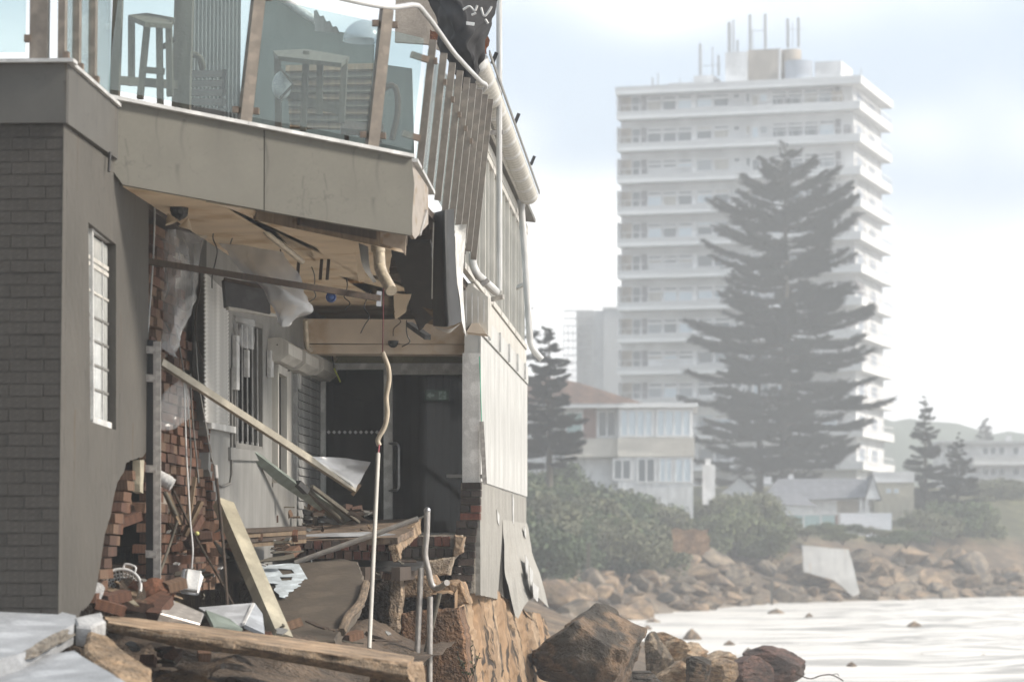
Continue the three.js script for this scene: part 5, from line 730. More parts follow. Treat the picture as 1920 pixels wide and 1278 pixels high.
// ---------- fallen slabs ----------
{
  const P = (u, v, d) => at(u, v, d);
  let t = thing('tilted_floor_slab', 'tilted brick edged floor slab with flaking pale paint in front of the glazed door', 'slab'); part('slab', plate([P(560, 985, 33.6), P(700, 974, 33.8), P(786, 968, 33.6), P(770, 992, 31.6), P(745, 1020, 30.6), P(640, 1006, 30.7), P(534, 1010, 30.8)], 0.07, { jag: 0.03, step: 0.08 }), M(0.24, 0.19, 0.15, { tex: T.rock, s: 1.4, bump: 0.02 }), t);
  part('paint_patch', plate([P(545, 1008, 30.9), P(600, 1001, 31.1), P(690, 999, 31.2), P(742, 1003, 31.0), P(700, 1008, 30.85), P(620, 1007, 30.85)].map((p) => p.add(V3(0, 0.012, 0))), 0.004, { jag: 0.025, step: 0.05 }), K.concLight, t);
  const core = part('brick_edge', plate([P(534, 1012, 30.85), P(742, 1022, 30.75), P(740, 1050, 30.75), P(534, 1046, 30.85)].map((p) => p.add(V3(0, 0, -0.06))), 0.1), mortar, t);
  for (let r = 0; r < 2; r++) for (let i = 0; i < 12; i++) { const u = 538 + i * 17 + r * 6, c = P(u + 8, 1020 + r * 17 + i * 0.6, 30.75); if (u < 732) brick(core, [...brickDark, brickRed[3]], c.add(V3(0, 0, rr(-0.02, 0.02))), 0.078, 0.085, 0.16, [0, 0, rr(-0.05, 0.05)]); }
  part('broken_end', plate([P(745, 1018, 30.6), P(788, 970, 33), P(788, 1000, 32.6), P(760, 1030, 30.9), P(744, 1052, 30.6)], 0.08, { jag: 0.03, step: 0.04 }), M(0.46, 0.36, 0.26, { tex: T.rock, s: 2.4, bump: 0.04 }), t);
  t = thing('low_brick_wall', 'broken low wall of dark bricks under the glazed door', 'wall'); const c2 = part('mortar_core', plate([P(786, 1003, 32.4), P(866, 1002, 32.4), P(870, 1022, 32.4), P(852, 1048, 32.4), P(750, 1052, 32.4), P(752, 1030, 32.4)].map((p) => p.add(V3(0, 0, -0.06))), 0.12, { jag: 0.02 }), mortar, t); for (let r = 0; r < 2; r++) for (let i = 0; i < 7; i++) { const u = 762 + i * 15 + r * 4; if (u < 850) brick(c2, brickDark, P(u, 1015 + r * 22, 32.4), 0.078, 0.105, 0.15, [0, 0, rr(-0.04, 0.04)]); } part('stone_end', plate([P(852, 1002, 32.3), P(872, 1006, 32.3), P(868, 1035, 32.3), P(850, 1044, 32.3)], 0.2, { jag: 0.02, bevel: 0.015 }), K.sandSlab, t); part('ledge', plate([P(560, 1052, 31), P(796, 1050, 31.6), P(790, 1062, 31.2), P(640, 1062, 30.6)], 0.05, { jag: 0.01 }), K.char, t); part('pale_course', plate([P(800, 1050, 32.1), P(850, 1044, 32.1), P(842, 1078, 32.1), P(760, 1082, 32.1), P(762, 1072, 32.1)], 0.3, { jag: 0.02, bevel: 0.02 }), M(0.42, 0.37, 0.31, { tex: T.rock, s: 3, bump: 0.02 }), t);
  t = thing('brown_wall_panel', 'large fallen brown wall panel with a patch of flaking pale blue paint', 'slab'); { const q = [P(470, 1072, 29.2), P(500, 1058, 29.4), P(560, 1056, 29.5), P(640, 1058, 29.6), P(672, 1064, 29.4), P(684, 1092, 28.4), P(672, 1130, 27.6), P(642, 1170, 26.9), P(628, 1205, 26.4), P(540, 1215, 26.4), P(470, 1200, 26.6)]; part('panel', plate(q, 0.1, { jag: 0.03, step: 0.1, bevel: 0.012 }), M(0.11, 0.088, 0.066, { tex: T.mottle, s: 0.8, bump: 0.004 }), t); const on = (u, v) => { const n = q[3].clone().sub(q[0]).cross(q[8].clone().sub(q[0])).normalize(); if (n.z < 0) n.negate(); const r = ray(u, v), k = n.dot(q[1].clone().lerp(q[3], 0.5).sub(camera.position)) / n.dot(r); return r.multiplyScalar(k).add(camera.position).addScaledVector(n, 0.016); }; for (const l of [[[486, 1064], [530, 1059], [600, 1060], [636, 1064], [622, 1074], [612, 1086], [598, 1082], [584, 1090], [570, 1088], [556, 1104], [540, 1112], [536, 1124], [524, 1122], [518, 1112], [520, 1098], [502, 1096], [488, 1082]]]) part('paint_patch', plate(l.map((a) => on(...a)), 0.006, { jag: 0.05, step: 0.05, holes: [[[520, 1068], [546, 1070], [552, 1077], [530, 1080]], [[524, 1084], [548, 1084], [546, 1090], [528, 1091]]].map((h) => h.map((a) => on(...a))) }), M(0.60, 0.68, 0.74, { tex: T.mottle, s: 2 }), t); part('broken_edge', tube([P(686, 1094, 28.4), P(674, 1132, 27.6), P(650, 1160, 27), P(640, 1185, 26.7)], 0.045, 30, 6), M(0.40, 0.33, 0.26, { tex: T.rock, s: 4, bump: 0.03 }), t); }
  t = thing('sandy_slab', 'long broken slab with a sandy top bridging the hole in front of the building', 'slab'); { const top = [P(192, 1158, 21.6), P(260, 1156, 22), P(420, 1176, 22.2), P(560, 1196, 22.3), P(700, 1218, 22.3), P(776, 1232, 22), P(764, 1248, 20.8), P(600, 1222, 20.5), P(440, 1196, 20.3), P(300, 1178, 20.3), P(200, 1172, 20.5)]; part('slab', plate(top, 0.05, { jag: 0.025, step: 0.09 }), K.sandSlab, t);
    const rows = [[], [], []]; for (let i = 0; i <= 12; i++) { const u = lerp(200, 766, i / 12), v = prof([[200, 1173], [300, 1180], [440, 1198], [600, 1224], [766, 1250]], u), h = prof([[200, 12], [330, 30], [480, 26], [640, 30], [766, 34]], u); rows[0].push(P(u, v, 20.35)); rows[1].push(P(u, v + h * 0.5, 20.28 + 0.08 * rnd())); rows[2].push(P(u + 2, v + h, 20.5 + 0.1 * rnd())); } part('broken_edge', sheet(rows, 90, 8, 0.10), M(0.36, 0.28, 0.2, { tex: T.rock, s: 5, bump: 0.04, side: DS }), t); part('end_stone', plate([P(740, 1236, 21), P(790, 1240, 21.2), P(806, 1290, 21.2), P(735, 1300, 21)], 0.3, { jag: 0.03, bevel: 0.02 }), K.sandSlab, t); }
  t = thing('concrete_slab', 'pale grey broken concrete slab sloping up against the painted brick corner', 'slab'); part('slab', plate([P(-60, 1105, 20.8), P(0, 1121, 20.6), P(70, 1140, 20.4), P(141, 1160, 20), P(138, 1168, 19.6), P(100, 1186, 19), P(40, 1222, 18.2), P(-60, 1260, 17.6)], 0.14, { jag: 0.015, step: 0.07 }), K.concLight, t); part('broken_edge', sheet([[P(142, 1164, 19.9), P(100, 1188, 19), P(50, 1218, 18.3), P(0, 1236, 18)], [P(150, 1180, 19.9), P(118, 1206, 19.1), P(60, 1232, 18.4), P(10, 1240, 18.1)]], 40, 5, 0.1), M(0.3, 0.29, 0.27, { tex: T.rock, s: 4, bump: 0.03, side: DS }), t); part('corner_lump', plate([P(138, 1160, 19.8), P(190, 1152, 20), P(198, 1165, 19.8), P(170, 1180, 19.6), P(142, 1178, 19.6)], 0.12, { jag: 0.02, bevel: 0.015 }), K.conc, t);
  t = thing('concrete_slab', 'pale grey concrete slab lying flat below the sloping slab', 'slab'); part('slab', plate([P(-60, 1262, 18.4), P(20, 1238, 18.7), P(90, 1226, 18.8), P(138, 1214, 18.9), P(160, 1228, 18.5), P(236, 1284, 17.4), P(150, 1330, 16.6), P(-60, 1330, 16.6)], 0.12, { jag: 0.012, step: 0.07 }), K.concLight, t);
  t = thing('stone_block', 'brown sandstone block wedged beside the flat concrete slab', 'stone block'); part('block', plate([P(165, 1186, 19.6), P(200, 1205, 19.6), P(245, 1232, 19.2), P(286, 1250, 19), P(284, 1290, 18.6), P(235, 1290, 18.4), P(158, 1226, 19)], 0.3, { jag: 0.025, bevel: 0.02 }), M(0.33, 0.25, 0.17, { tex: T.rock, s: 1.6, bump: 0.03 }), t);
  t = thing('stone_block', 'rough grey lump of footing in the shadow under the sandy slab', 'stone block'); part('block', plate([P(120, 1188, 19.8), P(165, 1178, 20), P(175, 1205, 19.8), P(150, 1222, 19.6), P(118, 1216, 19.6)], 0.3, { jag: 0.03, bevel: 0.02 }), K.dirt, t);
  t = thing('stone_block', 'tan sandstone block deep in the hole under the sandy slab', 'stone block'); part('block', plate([P(286, 1268, 21), P(340, 1264, 21.2), P(410, 1276, 21), P(410, 1330, 20.6), P(286, 1330, 20.6)], 0.4, { jag: 0.03, bevel: 0.02 }), K.sandBlock, t);
  solo('rubble_bank', (() => { const pos = [], ix = [], n = 40, m = 16; for (let j = 0; j <= m; j++) for (let i = 0; i <= n; i++) { const d = lerp(21.8, 31.5, j / m), x = lerp(-5.4, -2.4, i / n); pos.push(x, prof([[21.8, 3.0], [23.4, 3.02], [25, 3.2], [28, 3.15], [31.5, 3.2]], d) + 0.3 * (fbm(x * 2.5, d * 2.5, 4, 4) - 0.5) - 0.25 * sstep(-3.4, -2.6, x), -d); } for (let j = 0; j < m; j++) for (let i = 0; i < n; i++) { const a = j * (n + 1) + i; ix.push(a, a + 1, a + n + 1, a + 1, a + n + 2, a + n + 1); } const g = new THREE.BufferGeometry(); g.setAttribute('position', new THREE.Float32BufferAttribute(pos, 3)); g.setIndex(ix); g.computeVertexNormals(); return buv(g); })(), K.dirt, 'dark earth and rubble bank inside the wrecked room', 'rubble', undefined);
}
// ---------- loose bricks ----------
{
  const list = [[225, 962, 23.4, 0.4, 0.1, 0.25], [218, 948, 23.5, -0.3, 0, 0.1], [238, 975, 23.2, 0.8, 0, 0.3], [246, 950, 23.6, 0.1, 0, -0.1], [205, 1138, 21.5, 0.3, 0.1, -0.3], [216, 1120, 21.8, 0.9, 0.1, 0.1], [370, 1010, 25, 0.6, 0, 0.5], [385, 985, 25.4, 0.2, 0, -0.2], [395, 1025, 25.2, 1, 0, 0.1], [362, 985, 25.2, 1.2, 0, 0.7], [350, 1022, 25.1, 0.3, 0, 0.2], [376, 1035, 25.2, 0, 0, 0], [400, 1005, 25.8, 0.4, 0, 0.1], [272, 1118, 22.6, 0.2, 0, 0.9], [290, 1128, 22.4, 0.8, 0.3, 0.2], [335, 1050, 25, 0.5, 0, 0.1], [300, 1140, 22.2, 1.2, 0.2, 0.4], [262, 1138, 22.2, 0.1, 0, -0.2], [236, 1108, 22.4, 0.4, 0.2, 0.5], [500, 975, 31, 0.4, 0, 0.1], [488, 940, 31.4, 0.3, 0, 0.2]];
  for (const [u, v, d, a, b, c] of list) { const o = shadows(new THREE.Mesh(pick(brickGeos), pick(brickRed))); o.name = numbered('loose_brick'); o.position.copy(at(u, v, d)); o.scale.set(0.228, 0.076, 0.11); o.rotation.set(b, a, c); scene.add(o); tag(o, 'loose orange brick lying in the rubble of the torn wall', 'brick', 'loose bricks in the rubble'); }
  for (const [u, v, d, s, sd, m, label] of [[290, 1120, 22.6, 0.16, 81, M(0.30, 0.13, 0.07, { tex: T.rock, s: 2, bump: 0.02 }), 'round lump of brickwork beside the foot of the black post'], [240, 1118, 22.4, 0.14, 82, K.dirt, 'dark broken lump of masonry behind the sandy slab'], [175, 1112, 21.6, 0.09, 83, K.conc, 'small grey lump at the foot of the torn render']]) { const o = solo('masonry_lump', rockGeo(sd, 10, { cuts: 6 }), m, label, 'rubble'); o.position.copy(at(u, v, d)); o.scale.setScalar(s); }
  { const t = thing('broken_tile', 'thin pale broken tile leaning on the rubble by the basket', 'tile'); part('tile', plate([at(218, 1108, 22), at(240, 1115, 22), at(260, 1134, 21.9), at(250, 1132, 21.9), at(230, 1122, 22)], 0.02, { jag: 0.006 }), K.cream, t); }
}
// ---------- things hanging and leaning in the room ----------
{
  const P = at; let t;
  t = thing('steel_post', 'black steel post with bright brackets standing at the torn end of the wall', 'post'); part('post', plate([P(273, 636, 23.3), P(291, 638, 23.3), P(291, 1112, 23.3), P(273, 1108, 23.3)], 0.1), K.black, t); part('edge_strip', beam(P(294, 640, 23.28), P(294, 1112, 23.28), 0.025, 0.06), K.steelBrush, t); for (const v of [655, 708, 878, 1038, 1096]) part('bracket', plate([P(272, v - 7, 23.24), P(292, v - 6, 23.24), P(292, v + 8, 23.24), P(272, v + 7, 23.24)], 0.01), K.steelBrush, t); part('bolt', beam(P(280, 1105, 23.2), P(280, 1128, 23.2), 0.015, 0.015), K.steel, t);
  t = thing('overhead_bar', 'long brown bar hanging level under the torn ceiling', 'bar'); part('bar', beam(P(273, 489, 23.5), P(712, 559, 24.6), 0.04, 0.05), K.timberDark, t); part('end_plate', beam(P(711, 546, 24.6), P(710, 574, 24.6), 0.02, 0.04), K.steel, t); part('hanger', tube([P(290, 372, 23.6), P(287, 480, 23.6), P(276, 632, 23.35)], 0.008, 16, 5), K.whitePipe, t);
  t = thing('fallen_channel', 'pale aluminium channel slanting down across the doorway', 'channel'); part('channel', beam(P(300, 678, 24), P(664, 916, 26.4), 0.05, 0.06), M(0.46, 0.42, 0.34, { tex: T.mottle, s: 2, rough: 0.5, metal: 0.3 }), t); part('joint_clip', beam(P(600, 872, 26), P(616, 884, 26.1), 0.06, 0.075), K.timberDark, t); part('end_plate', beam(P(660, 928, 26.4), P(675, 908, 26.4), 0.02, 0.03), K.timber, t);
  t = thing('green_plank', 'wide grey green panel sliding down from the barred window', 'panel'); part('panel', plate([P(459, 849, 29), P(474, 849, 29), P(560, 905, 31), P(668, 978, 33), P(636, 980, 33), P(520, 905, 30.4)], 0.05), K.greenGrey, t); part('side_rail', beam(P(560, 905, 30.9), P(640, 978, 32.8), 0.05, 0.05), K.timberGrey, t); part('side_rail', beam(P(584, 912, 31.2), P(672, 978, 33), 0.04, 0.04), K.timberGrey, t); part('latch', beam(P(557, 905, 30.8), P(574, 922, 30.9), 0.08, 0.06), K.char, t);
  t = thing('cream_beam', 'thick cream painted steel beam leaning over the hole', 'beam'); part('beam', beam(P(418, 945, 25), P(528, 1198, 23.4), 0.16, 0.1, 0.35), K.cream, t); part('bolt', new THREE.SphereGeometry(0.012, 8, 6).translate(...P(430, 968, 24.8).toArray()), K.steelBrush, t); part('bolt', new THREE.SphereGeometry(0.012, 8, 6).translate(...P(423, 962, 24.8).toArray()), K.steelBrush, t);
  t = thing('steel_rod', 'thin dark rod standing in front of the cream beam', 'rod'); part('rod', tube([P(403, 875, 24), P(416, 1000, 24), P(429, 1178, 23.4)], 0.014, 12, 6), K.timberDark, t); part('sleeve', tube([P(403, 872, 24), P(405, 896, 24)], 0.02), K.steelBrush, t);
  t = thing('thin_brace', 'pair of thin crossed rods tied by a yellow knob', 'rod'); part('rod', tube([P(325, 920, 24.6), P(362, 998, 24.6), P(425, 1110, 24), P(458, 1180, 23.4)], 0.011, 12, 6), K.timberDark, t); part('rod', tube([P(332, 975, 24.4), P(318, 1020, 24.4), P(295, 1085, 23.6)], 0.013, 8, 6), K.timberGrey, t); part('knob', new THREE.SphereGeometry(0.02, 8, 6).translate(...P(369, 1000, 24.55).toArray()), M(0.5, 0.5, 0.2), t);
  t = thing('white_cylinder', 'white plastic cylinder stuck behind the black post', 'cylinder'); part('body', tube([P(292, 892, 24), P(318, 906, 24)], 0.06, 1, 16), K.white, t); part('cap', tube([P(318, 906, 24), P(323, 909, 24)], 0.053, 1, 16), K.whitePipe, t); part('pipe_stub', tube([P(308, 922, 24.2), P(330, 966, 24.3)], 0.02), K.timberGrey, t);
  t = thing('loose_board', 'splintered timber boards jammed among the broken bricks', 'boards'); for (const [a, b, c, d, w] of [[352, 985, 365, 895, 0.05], [345, 1005, 376, 940, 0.07], [338, 985, 312, 925, 0.06], [300, 960, 330, 1000, 0.05]]) part('board', beam(P(a, b, 24.9), P(c, d, 25), w, 0.03), K.timber, t);
  t = thing('light_fitting', 'white bulkhead light dangling on its cable in the hole', 'light fitting'); { const q = [P(345, 1066, 24), P(374, 1070, 24.1), P(382, 1082, 24.1), P(372, 1114, 24), P(344, 1110, 23.9), P(337, 1100, 23.9)]; part('lens', plate(q, 0.03, { bevel: 0.01 }), K.polyWhite, t); part('housing', plate([P(350, 1066, 23.95), P(378, 1070, 24), P(370, 1108, 23.9), P(345, 1104, 23.85)], 0.04, { bevel: 0.008 }), K.white, t); part('cable', tube([P(345, 700, 25), P(348, 830, 25), P(352, 905, 24.6), P(357, 985, 24.2), P(361, 1030, 24.1), P(359, 1066, 24)], 0.008, 40, 5), K.whitePipe, t); }
  t = thing('hanging_cables', 'loose grey cables trailing down the broken brick wall', 'cable'); for (const l of [[[292, 372], [288, 440], [296, 500], [318, 560], [336, 650], [352, 760], [357, 860], [352, 930]], [[366, 640], [372, 720], [386, 800], [394, 850], [402, 876]], [[356, 700], [360, 780], [368, 860], [372, 905]], [[300, 390], [296, 450], [304, 520], [325, 600]]]) part('cable', tube(l.map(([u, v], i) => P(u, v, 25.2 - i * 0.05)), 0.007, 40, 5), K.grey, t);
  t = thing('plastic_basket', 'white plastic laundry basket tipped on its side in the rubble', 'basket'); { const c = P(226, 1100, 22.3), R = 0.15, g = new THREE.Group(); const ribs = []; for (let i = 0; i < 17; i++) { const a = Math.PI * (i / 16); ribs.push(tube([V3(Math.cos(a) * R, Math.sin(a) * R * 0.95, 0), V3(Math.cos(a) * R * 0.72, Math.sin(a) * R * 0.68, -0.16)], 0.006, 1, 5)); } for (const k of [0.25, 0.5, 0.75, 1]) { const pts = []; for (let i = 0; i <= 20; i++) { const a = Math.PI * (i / 20), s = lerp(1, 0.72, k); pts.push(V3(Math.cos(a) * R * s, Math.sin(a) * R * 0.95 * s, -0.16 * k)); } ribs.push(tube(pts, 0.006, 40, 5)); } const rim = []; for (let i = 0; i <= 24; i++) { const a = Math.PI * (i / 24); rim.push(V3(Math.cos(a) * R * 1.03, Math.sin(a) * R, 0.005)); }
    const base = []; for (let i = 0; i < 8; i++) { const a = Math.PI * (i + 0.5) / 8; base.push(tube([V3(0, 0, -0.16), V3(Math.cos(a) * R * 0.72, Math.sin(a) * R * 0.68, -0.16)], 0.006, 1, 5)); } for (const s of [0.25, 0.5]) { const pts = []; for (let i = 0; i <= 16; i++) { const a = Math.PI * (i / 16); pts.push(V3(Math.cos(a) * R * s, Math.sin(a) * R * s, -0.16)); } base.push(tube(pts, 0.006, 30, 5)); }
    const place = (geo) => geo.rotateX(-0.5).rotateZ(-0.25).translate(c.x, c.y, c.z); part('lattice', place(merge(ribs)), K.white, t); part('base_lattice', place(merge(base)), K.white, t); part('rim', place(tube(rim, 0.013, 50, 6)), K.white, t); part('handle', place(tube([V3(-0.03, R * 1.0, 0.01), V3(-0.028, R * 1.24, 0.02), V3(0.06, R * 1.22, 0.02), V3(0.065, R * 0.95, 0.01)], 0.008, 20, 6)), K.white, t); part('shelf_plate', plate([P(190, 1098, 22.3), P(258, 1108, 22.4), P(256, 1116, 22.2), P(190, 1106, 22.2)], 0.02), K.timber, t); }
  t = thing('metal_duct', 'crumpled silver metal duct lying on the rubble behind the sandy slab', 'duct'); part('body', plate([P(308, 1122, 22.6), P(330, 1128, 22.6), P(382, 1152, 22.6), P(374, 1172, 22.2), P(300, 1150, 22)], 0.06, { bevel: 0.01 }), K.steelBrush, t); part('flange', plate([P(330, 1126, 22.6), P(376, 1150, 22.6), P(372, 1160, 22.4), P(326, 1138, 22.4)], 0.02), M(0.35, 0.30, 0.16, { tex: T.spots, s: 5, metal: 0.4, rough: 0.5 }), t); part('side', plate([P(385, 1142, 22.8), P(430, 1160, 22.8), P(455, 1178, 22.6), P(400, 1174, 22.3)], 0.03), K.greenGrey, t);
  t = thing('white_cabinet', 'white sheet metal cabinet crushed under the cream beam', 'cabinet'); part('door', plate([P(372, 1138, 23.4), P(476, 1130, 23.6), P(456, 1166, 22.9), P(420, 1172, 22.8)], 0.03), M(0.55, 0.57, 0.60, { tex: T.mottle, s: 1.5, rough: 0.4 }), t); part('side', plate([P(477, 1130, 23.6), P(492, 1150, 23.4), P(496, 1188, 22.9), P(458, 1170, 22.9)], 0.03), M(0.45, 0.48, 0.52, { tex: T.mottle, s: 1.5, rough: 0.4 }), t); part('edge_trim', beam(P(475, 1132, 23.5), P(456, 1170, 22.85), 0.02, 0.02), K.white, t);
  t = thing('broken_shelf', 'timber shelf with broken glass under the door wall', 'shelf'); part('shelf', beam(P(492, 920, 34), P(648, 923, 35.2), 0.3, 0.05), K.timber, t); part('support', beam(P(502, 925, 34), P(502, 980, 34), 0.06, 0.06), K.timberDark, t); part('support', beam(P(600, 925, 34.8), P(600, 980, 34.8), 0.06, 0.06), K.timberDark, t); const sh = []; for (let i = 0; i < 60; i++) { const c = P(rr(498, 575), 914 + rr(-4, 4), 34.2 + rr(0, 0.5)); sh.push(flat(new THREE.TetrahedronGeometry(rr(0.012, 0.03)).rotateX(rr(0, 3)).rotateY(rr(0, 3)).translate(c.x, c.y, c.z))); } tag(part('broken_glass', merge(sh), M(0.45, 0.58, 0.56, { rough: 0.2 }), t), 'heap of broken glass crumbs').userData.kind = 'stuff';
  t = thing('timber_wreckage', 'jumble of fallen grey window timbers in front of the door wall', 'wreckage'); for (const [a, b, c, d, w] of [[486, 965, 600, 962, 0.06], [505, 962, 570, 982, 0.1], [490, 985, 590, 976, 0.06], [540, 938, 600, 968, 0.05], [585, 965, 640, 958, 0.06], [640, 965, 700, 960, 0.05], [480, 940, 500, 985, 0.06], [470, 990, 540, 985, 0.07], [590, 940, 592, 985, 0.05], [560, 955, 640, 985, 0.04]]) part('frame_bar', beam(P(a, b, 33), P(c, d, 33.2), w, 0.05), pick([K.timberGrey, K.timberDark, K.char]), t);
  t = thing('bent_conduit', 'pale wavy flexible conduit hanging in front of the glazed door', 'conduit'); part('conduit', tube([[717, 660], [728, 690], [729, 715], [724, 745], [726, 775], [721, 800], [711, 818], [708, 826], [711, 835]].map(([u, v]) => P(u, v, 28)), 0.024, 60, 8), K.pvc, t); part('red_cord', tube([P(719, 480, 27), P(718, 600, 27.6), P(717, 662, 28)], 0.006, 12, 5), M(0.16, 0.04, 0.05), t);
  t = thing('thin_white_pole', 'straight thin white pipe standing in the hole by the brown panel', 'pole'); part('pole', tube([P(709, 850, 27.6), P(692, 1216, 26.2)], 0.02, 1, 8), K.offwhite, t); part('red_core', tube([P(711, 834, 27.9), P(709, 852, 27.6)], 0.008), M(0.2, 0.04, 0.05), t);
  t = thing('broken_handrail', 'bent stainless handrail with a loose top tube at the edge of the hole', 'handrail'); { const d = 29.5; part('top_tube', tube([P(553, 1055, d), P(784, 972, d)], 0.028, 1, 12), K.steelBrush, t); part('link', tube([P(782, 973, d), P(799, 966, d)], 0.01), K.steel, t); part('post', tube([P(801, 960, d), P(800, 1000, d), P(797, 1040, d), P(803, 1068, d), P(811, 1098, d), P(818, 1102, d), P(838, 1092, d - 0.3)], 0.031, 70, 12), K.steelBrush, t); part('post_cap', new THREE.SphereGeometry(0.036, 14, 10).translate(...P(801, 957, d).toArray()), K.steel, t); part('post', tube([P(789, 1064, d), P(781, 1250, d)], 0.03, 1, 12), K.steelBrush, t); part('post', tube([P(806, 1118, d), P(805, 1300, d)], 0.03, 1, 12), K.steelBrush, t); part('post', tube([P(824, 1112, d + 0.3), P(808, 1180, d + 0.3), P(793, 1248, d + 0.3)], 0.026, 12, 10), K.timberGrey, t); part('saddle', tube([P(582, 1040, d), P(584, 1054, d)], 0.008), K.cap, t); }
  t = thing('hanging_black_sheet', 'curved black metal sheet hanging from the torn deck edge', 'metal sheet'); part('sheet', sheet([[P(815, 398, 26.4), P(832, 394, 26), P(851, 391, 26.2)], [P(812, 480, 26.4), P(834, 480, 25.9), P(854, 480, 26.2)], [P(811, 560, 26.4), P(836, 560, 25.9), P(859, 550, 26.2)], [P(812, 611, 26.4), P(840, 612, 25.9), P(866, 603, 26.3)]], 10, 16), K.char, t); part('pale_edge', beam(P(814, 398, 26.42), P(811, 560, 26.42), 0.02, 0.02), K.offwhite, t); part('white_lining', sheet([[P(816, 612, 26.5), P(842, 617, 26.2), P(864, 606, 26.5)], [P(818, 616, 26.6), P(838, 624, 26.5), P(846, 622, 26.6)]], 6, 2), K.white, t);
  t = thing('twisted_white_flashing', 'strip of white flashing twisted beside the hanging black sheet', 'flashing'); part('strip', sheet([[P(852, 422, 26.6), P(875, 420, 26.6)], [P(854, 460, 26.5), P(872, 460, 26.9)], [P(853, 500, 26.5), P(868, 510, 27)], [P(862, 560, 26.6), P(869, 560, 26.9)], [P(866, 604, 26.6), P(874, 632, 26.8)]], 6, 26), M(0.66, 0.66, 0.64, { side: DS, tex: T.mottle, s: 3 }), t);
  // clear and milky plastic sheets
  const poly = (label, rows, m, wob = 0.1, holes) => { const o = solo('plastic_sheet', sheet(rows, 16, 18, wob, rnd() * 50), m, label, 'plastic sheet'); return o; };
  poly('torn clear plastic sheet hanging in front of the bare bricks', [[P(282, 440, 24.4), P(330, 430, 24.5), P(384, 440, 24.7)], [P(284, 540, 24.4), P(330, 540, 24.5), P(372, 540, 24.7)], [P(296, 650, 24.3), P(330, 672, 24.5), P(352, 610, 24.7)]], K.poly, 0.25);
  poly('milky folded plastic sheet hanging over the overhead bar', [[P(418, 455, 25), P(470, 462, 25.1), P(540, 472, 25.3)], [P(446, 500, 24.9), P(500, 520, 24.7), P(560, 530, 25.2)], [P(490, 545, 24.8), P(530, 560, 24.7), P(584, 580, 25.2)], [P(512, 590, 24.9), P(522, 612, 24.9), P(545, 600, 25.1)]], K.polyWhite, 0.15);
  poly('pale plastic corner caught on the end of the fallen channel', [[P(585, 856, 25.8), P(640, 858, 26), P(695, 866, 26.2)], [P(600, 868, 25.8), P(648, 885, 26.1), P(684, 885, 26.3)], [P(650, 905, 26.2), P(664, 915, 26.2), P(670, 912, 26.3)]], K.polyWhite, 0.04);
  poly('round scrap of clear plastic stuck to the broken bricks', [[P(300, 745, 24.2), P(330, 715, 24.3), P(352, 712, 24.4)], [P(300, 780, 24.2), P(330, 775, 24.3), P(358, 760, 24.4)], [P(302, 806, 24.2), P(325, 804, 24.3), P(352, 785, 24.4)]], K.poly, 0.06);
  poly('small clear plastic flap below the white shutter', [[P(434, 590, 25.6), P(455, 596, 25.6), P(478, 600, 25.7)], [P(436, 630, 25.6), P(455, 650, 25.6), P(474, 655, 25.7)]], K.poly, 0.05);
  t = thing('dark_awning_box', 'dark grey awning box hung behind the milky plastic sheet', 'box'); part('box', plate([P(422, 522, 26.2), P(478, 530, 26.4), P(508, 545, 26.4), P(506, 588, 26.4), P(424, 574, 26.2)], 0.08), M(0.11, 0.11, 0.115, { tex: T.mottle, s: 2 }), t); part('lid_edge', beam(P(420, 523, 26.1), P(500, 540, 26.3), 0.03, 0.03), K.timberDark, t); part('tray', beam(P(426, 578, 26.2), P(520, 592, 26.5), 0.05, 0.03), K.offwhite, t);
  t = thing('flood_lights', 'black twin flood light bracket with white lamp heads under the deck corner', 'light'); { const c = P(336, 390, 23.6); part('bracket', rockGeo(95, 8, { cuts: 4, rough: 0.5 }).scale(0.075, 0.1, 0.07).translate(c.x, c.y, c.z), K.black, t); for (const [u, v, r] of [[318, 408, 0.4], [350, 418, -0.3]]) { const q = P(u, v, 23.5); part('lamp_head', new THREE.ConeGeometry(0.06, 0.09, 14).rotateZ(r).translate(q.x, q.y, q.z), M(0.45, 0.38, 0.28), t); } }
  t = thing('ceiling_conduit', 'broken cream conduit hanging from the ceiling lining', 'pipe'); part('pipe', tube([P(498, 412, 25.4), P(496, 432, 25.5), P(506, 442, 25.6), P(566, 490, 26.6)], 0.028, 30, 8, true), K.pvc, t); for (const u of [560, 603, 616]) part('hanger_strap', beam(P(u, 486, 27.6), P(u - 3, 524, 27.5), 0.03, 0.012), K.timberDark, t);
  for (const [u, v, d, l] of [[620, 557, 29.5, 'round blue power socket fixed to the ceiling lining'], [606, 621, 35.6, 'round blue power socket on the peach beam']]) { t = thing('blue_socket', l, 'socket'); const c = P(u, v, d); part('body', new THREE.CylinderGeometry(0.05, 0.055, 0.05, 16).rotateX(1.57).translate(c.x, c.y, c.z), K.blue, t); part('cover', new THREE.SphereGeometry(0.035, 12, 8).scale(1, 0.7, 0.6).translate(c.x, c.y, c.z + 0.03), M(0.03, 0.09, 0.3, { rough: 0.3 }), t); part('back_plate', box(0.09, 0.1, 0.02, c.x, c.y + 0.05, c.z - 0.02), K.beige, t); }
  t = thing('black_cable', 'black cable with a yellow green tip dangling beside the shutter boxes', 'cable'); part('cable', tube([P(633, 598, 34), P(630, 630, 34), P(623, 662, 34), P(626, 690, 34)], 0.008, 24, 5), K.black, t); part('tip', tube([P(626, 690, 34), P(638, 716, 34)], 0.01), M(0.35, 0.38, 0.06), t);
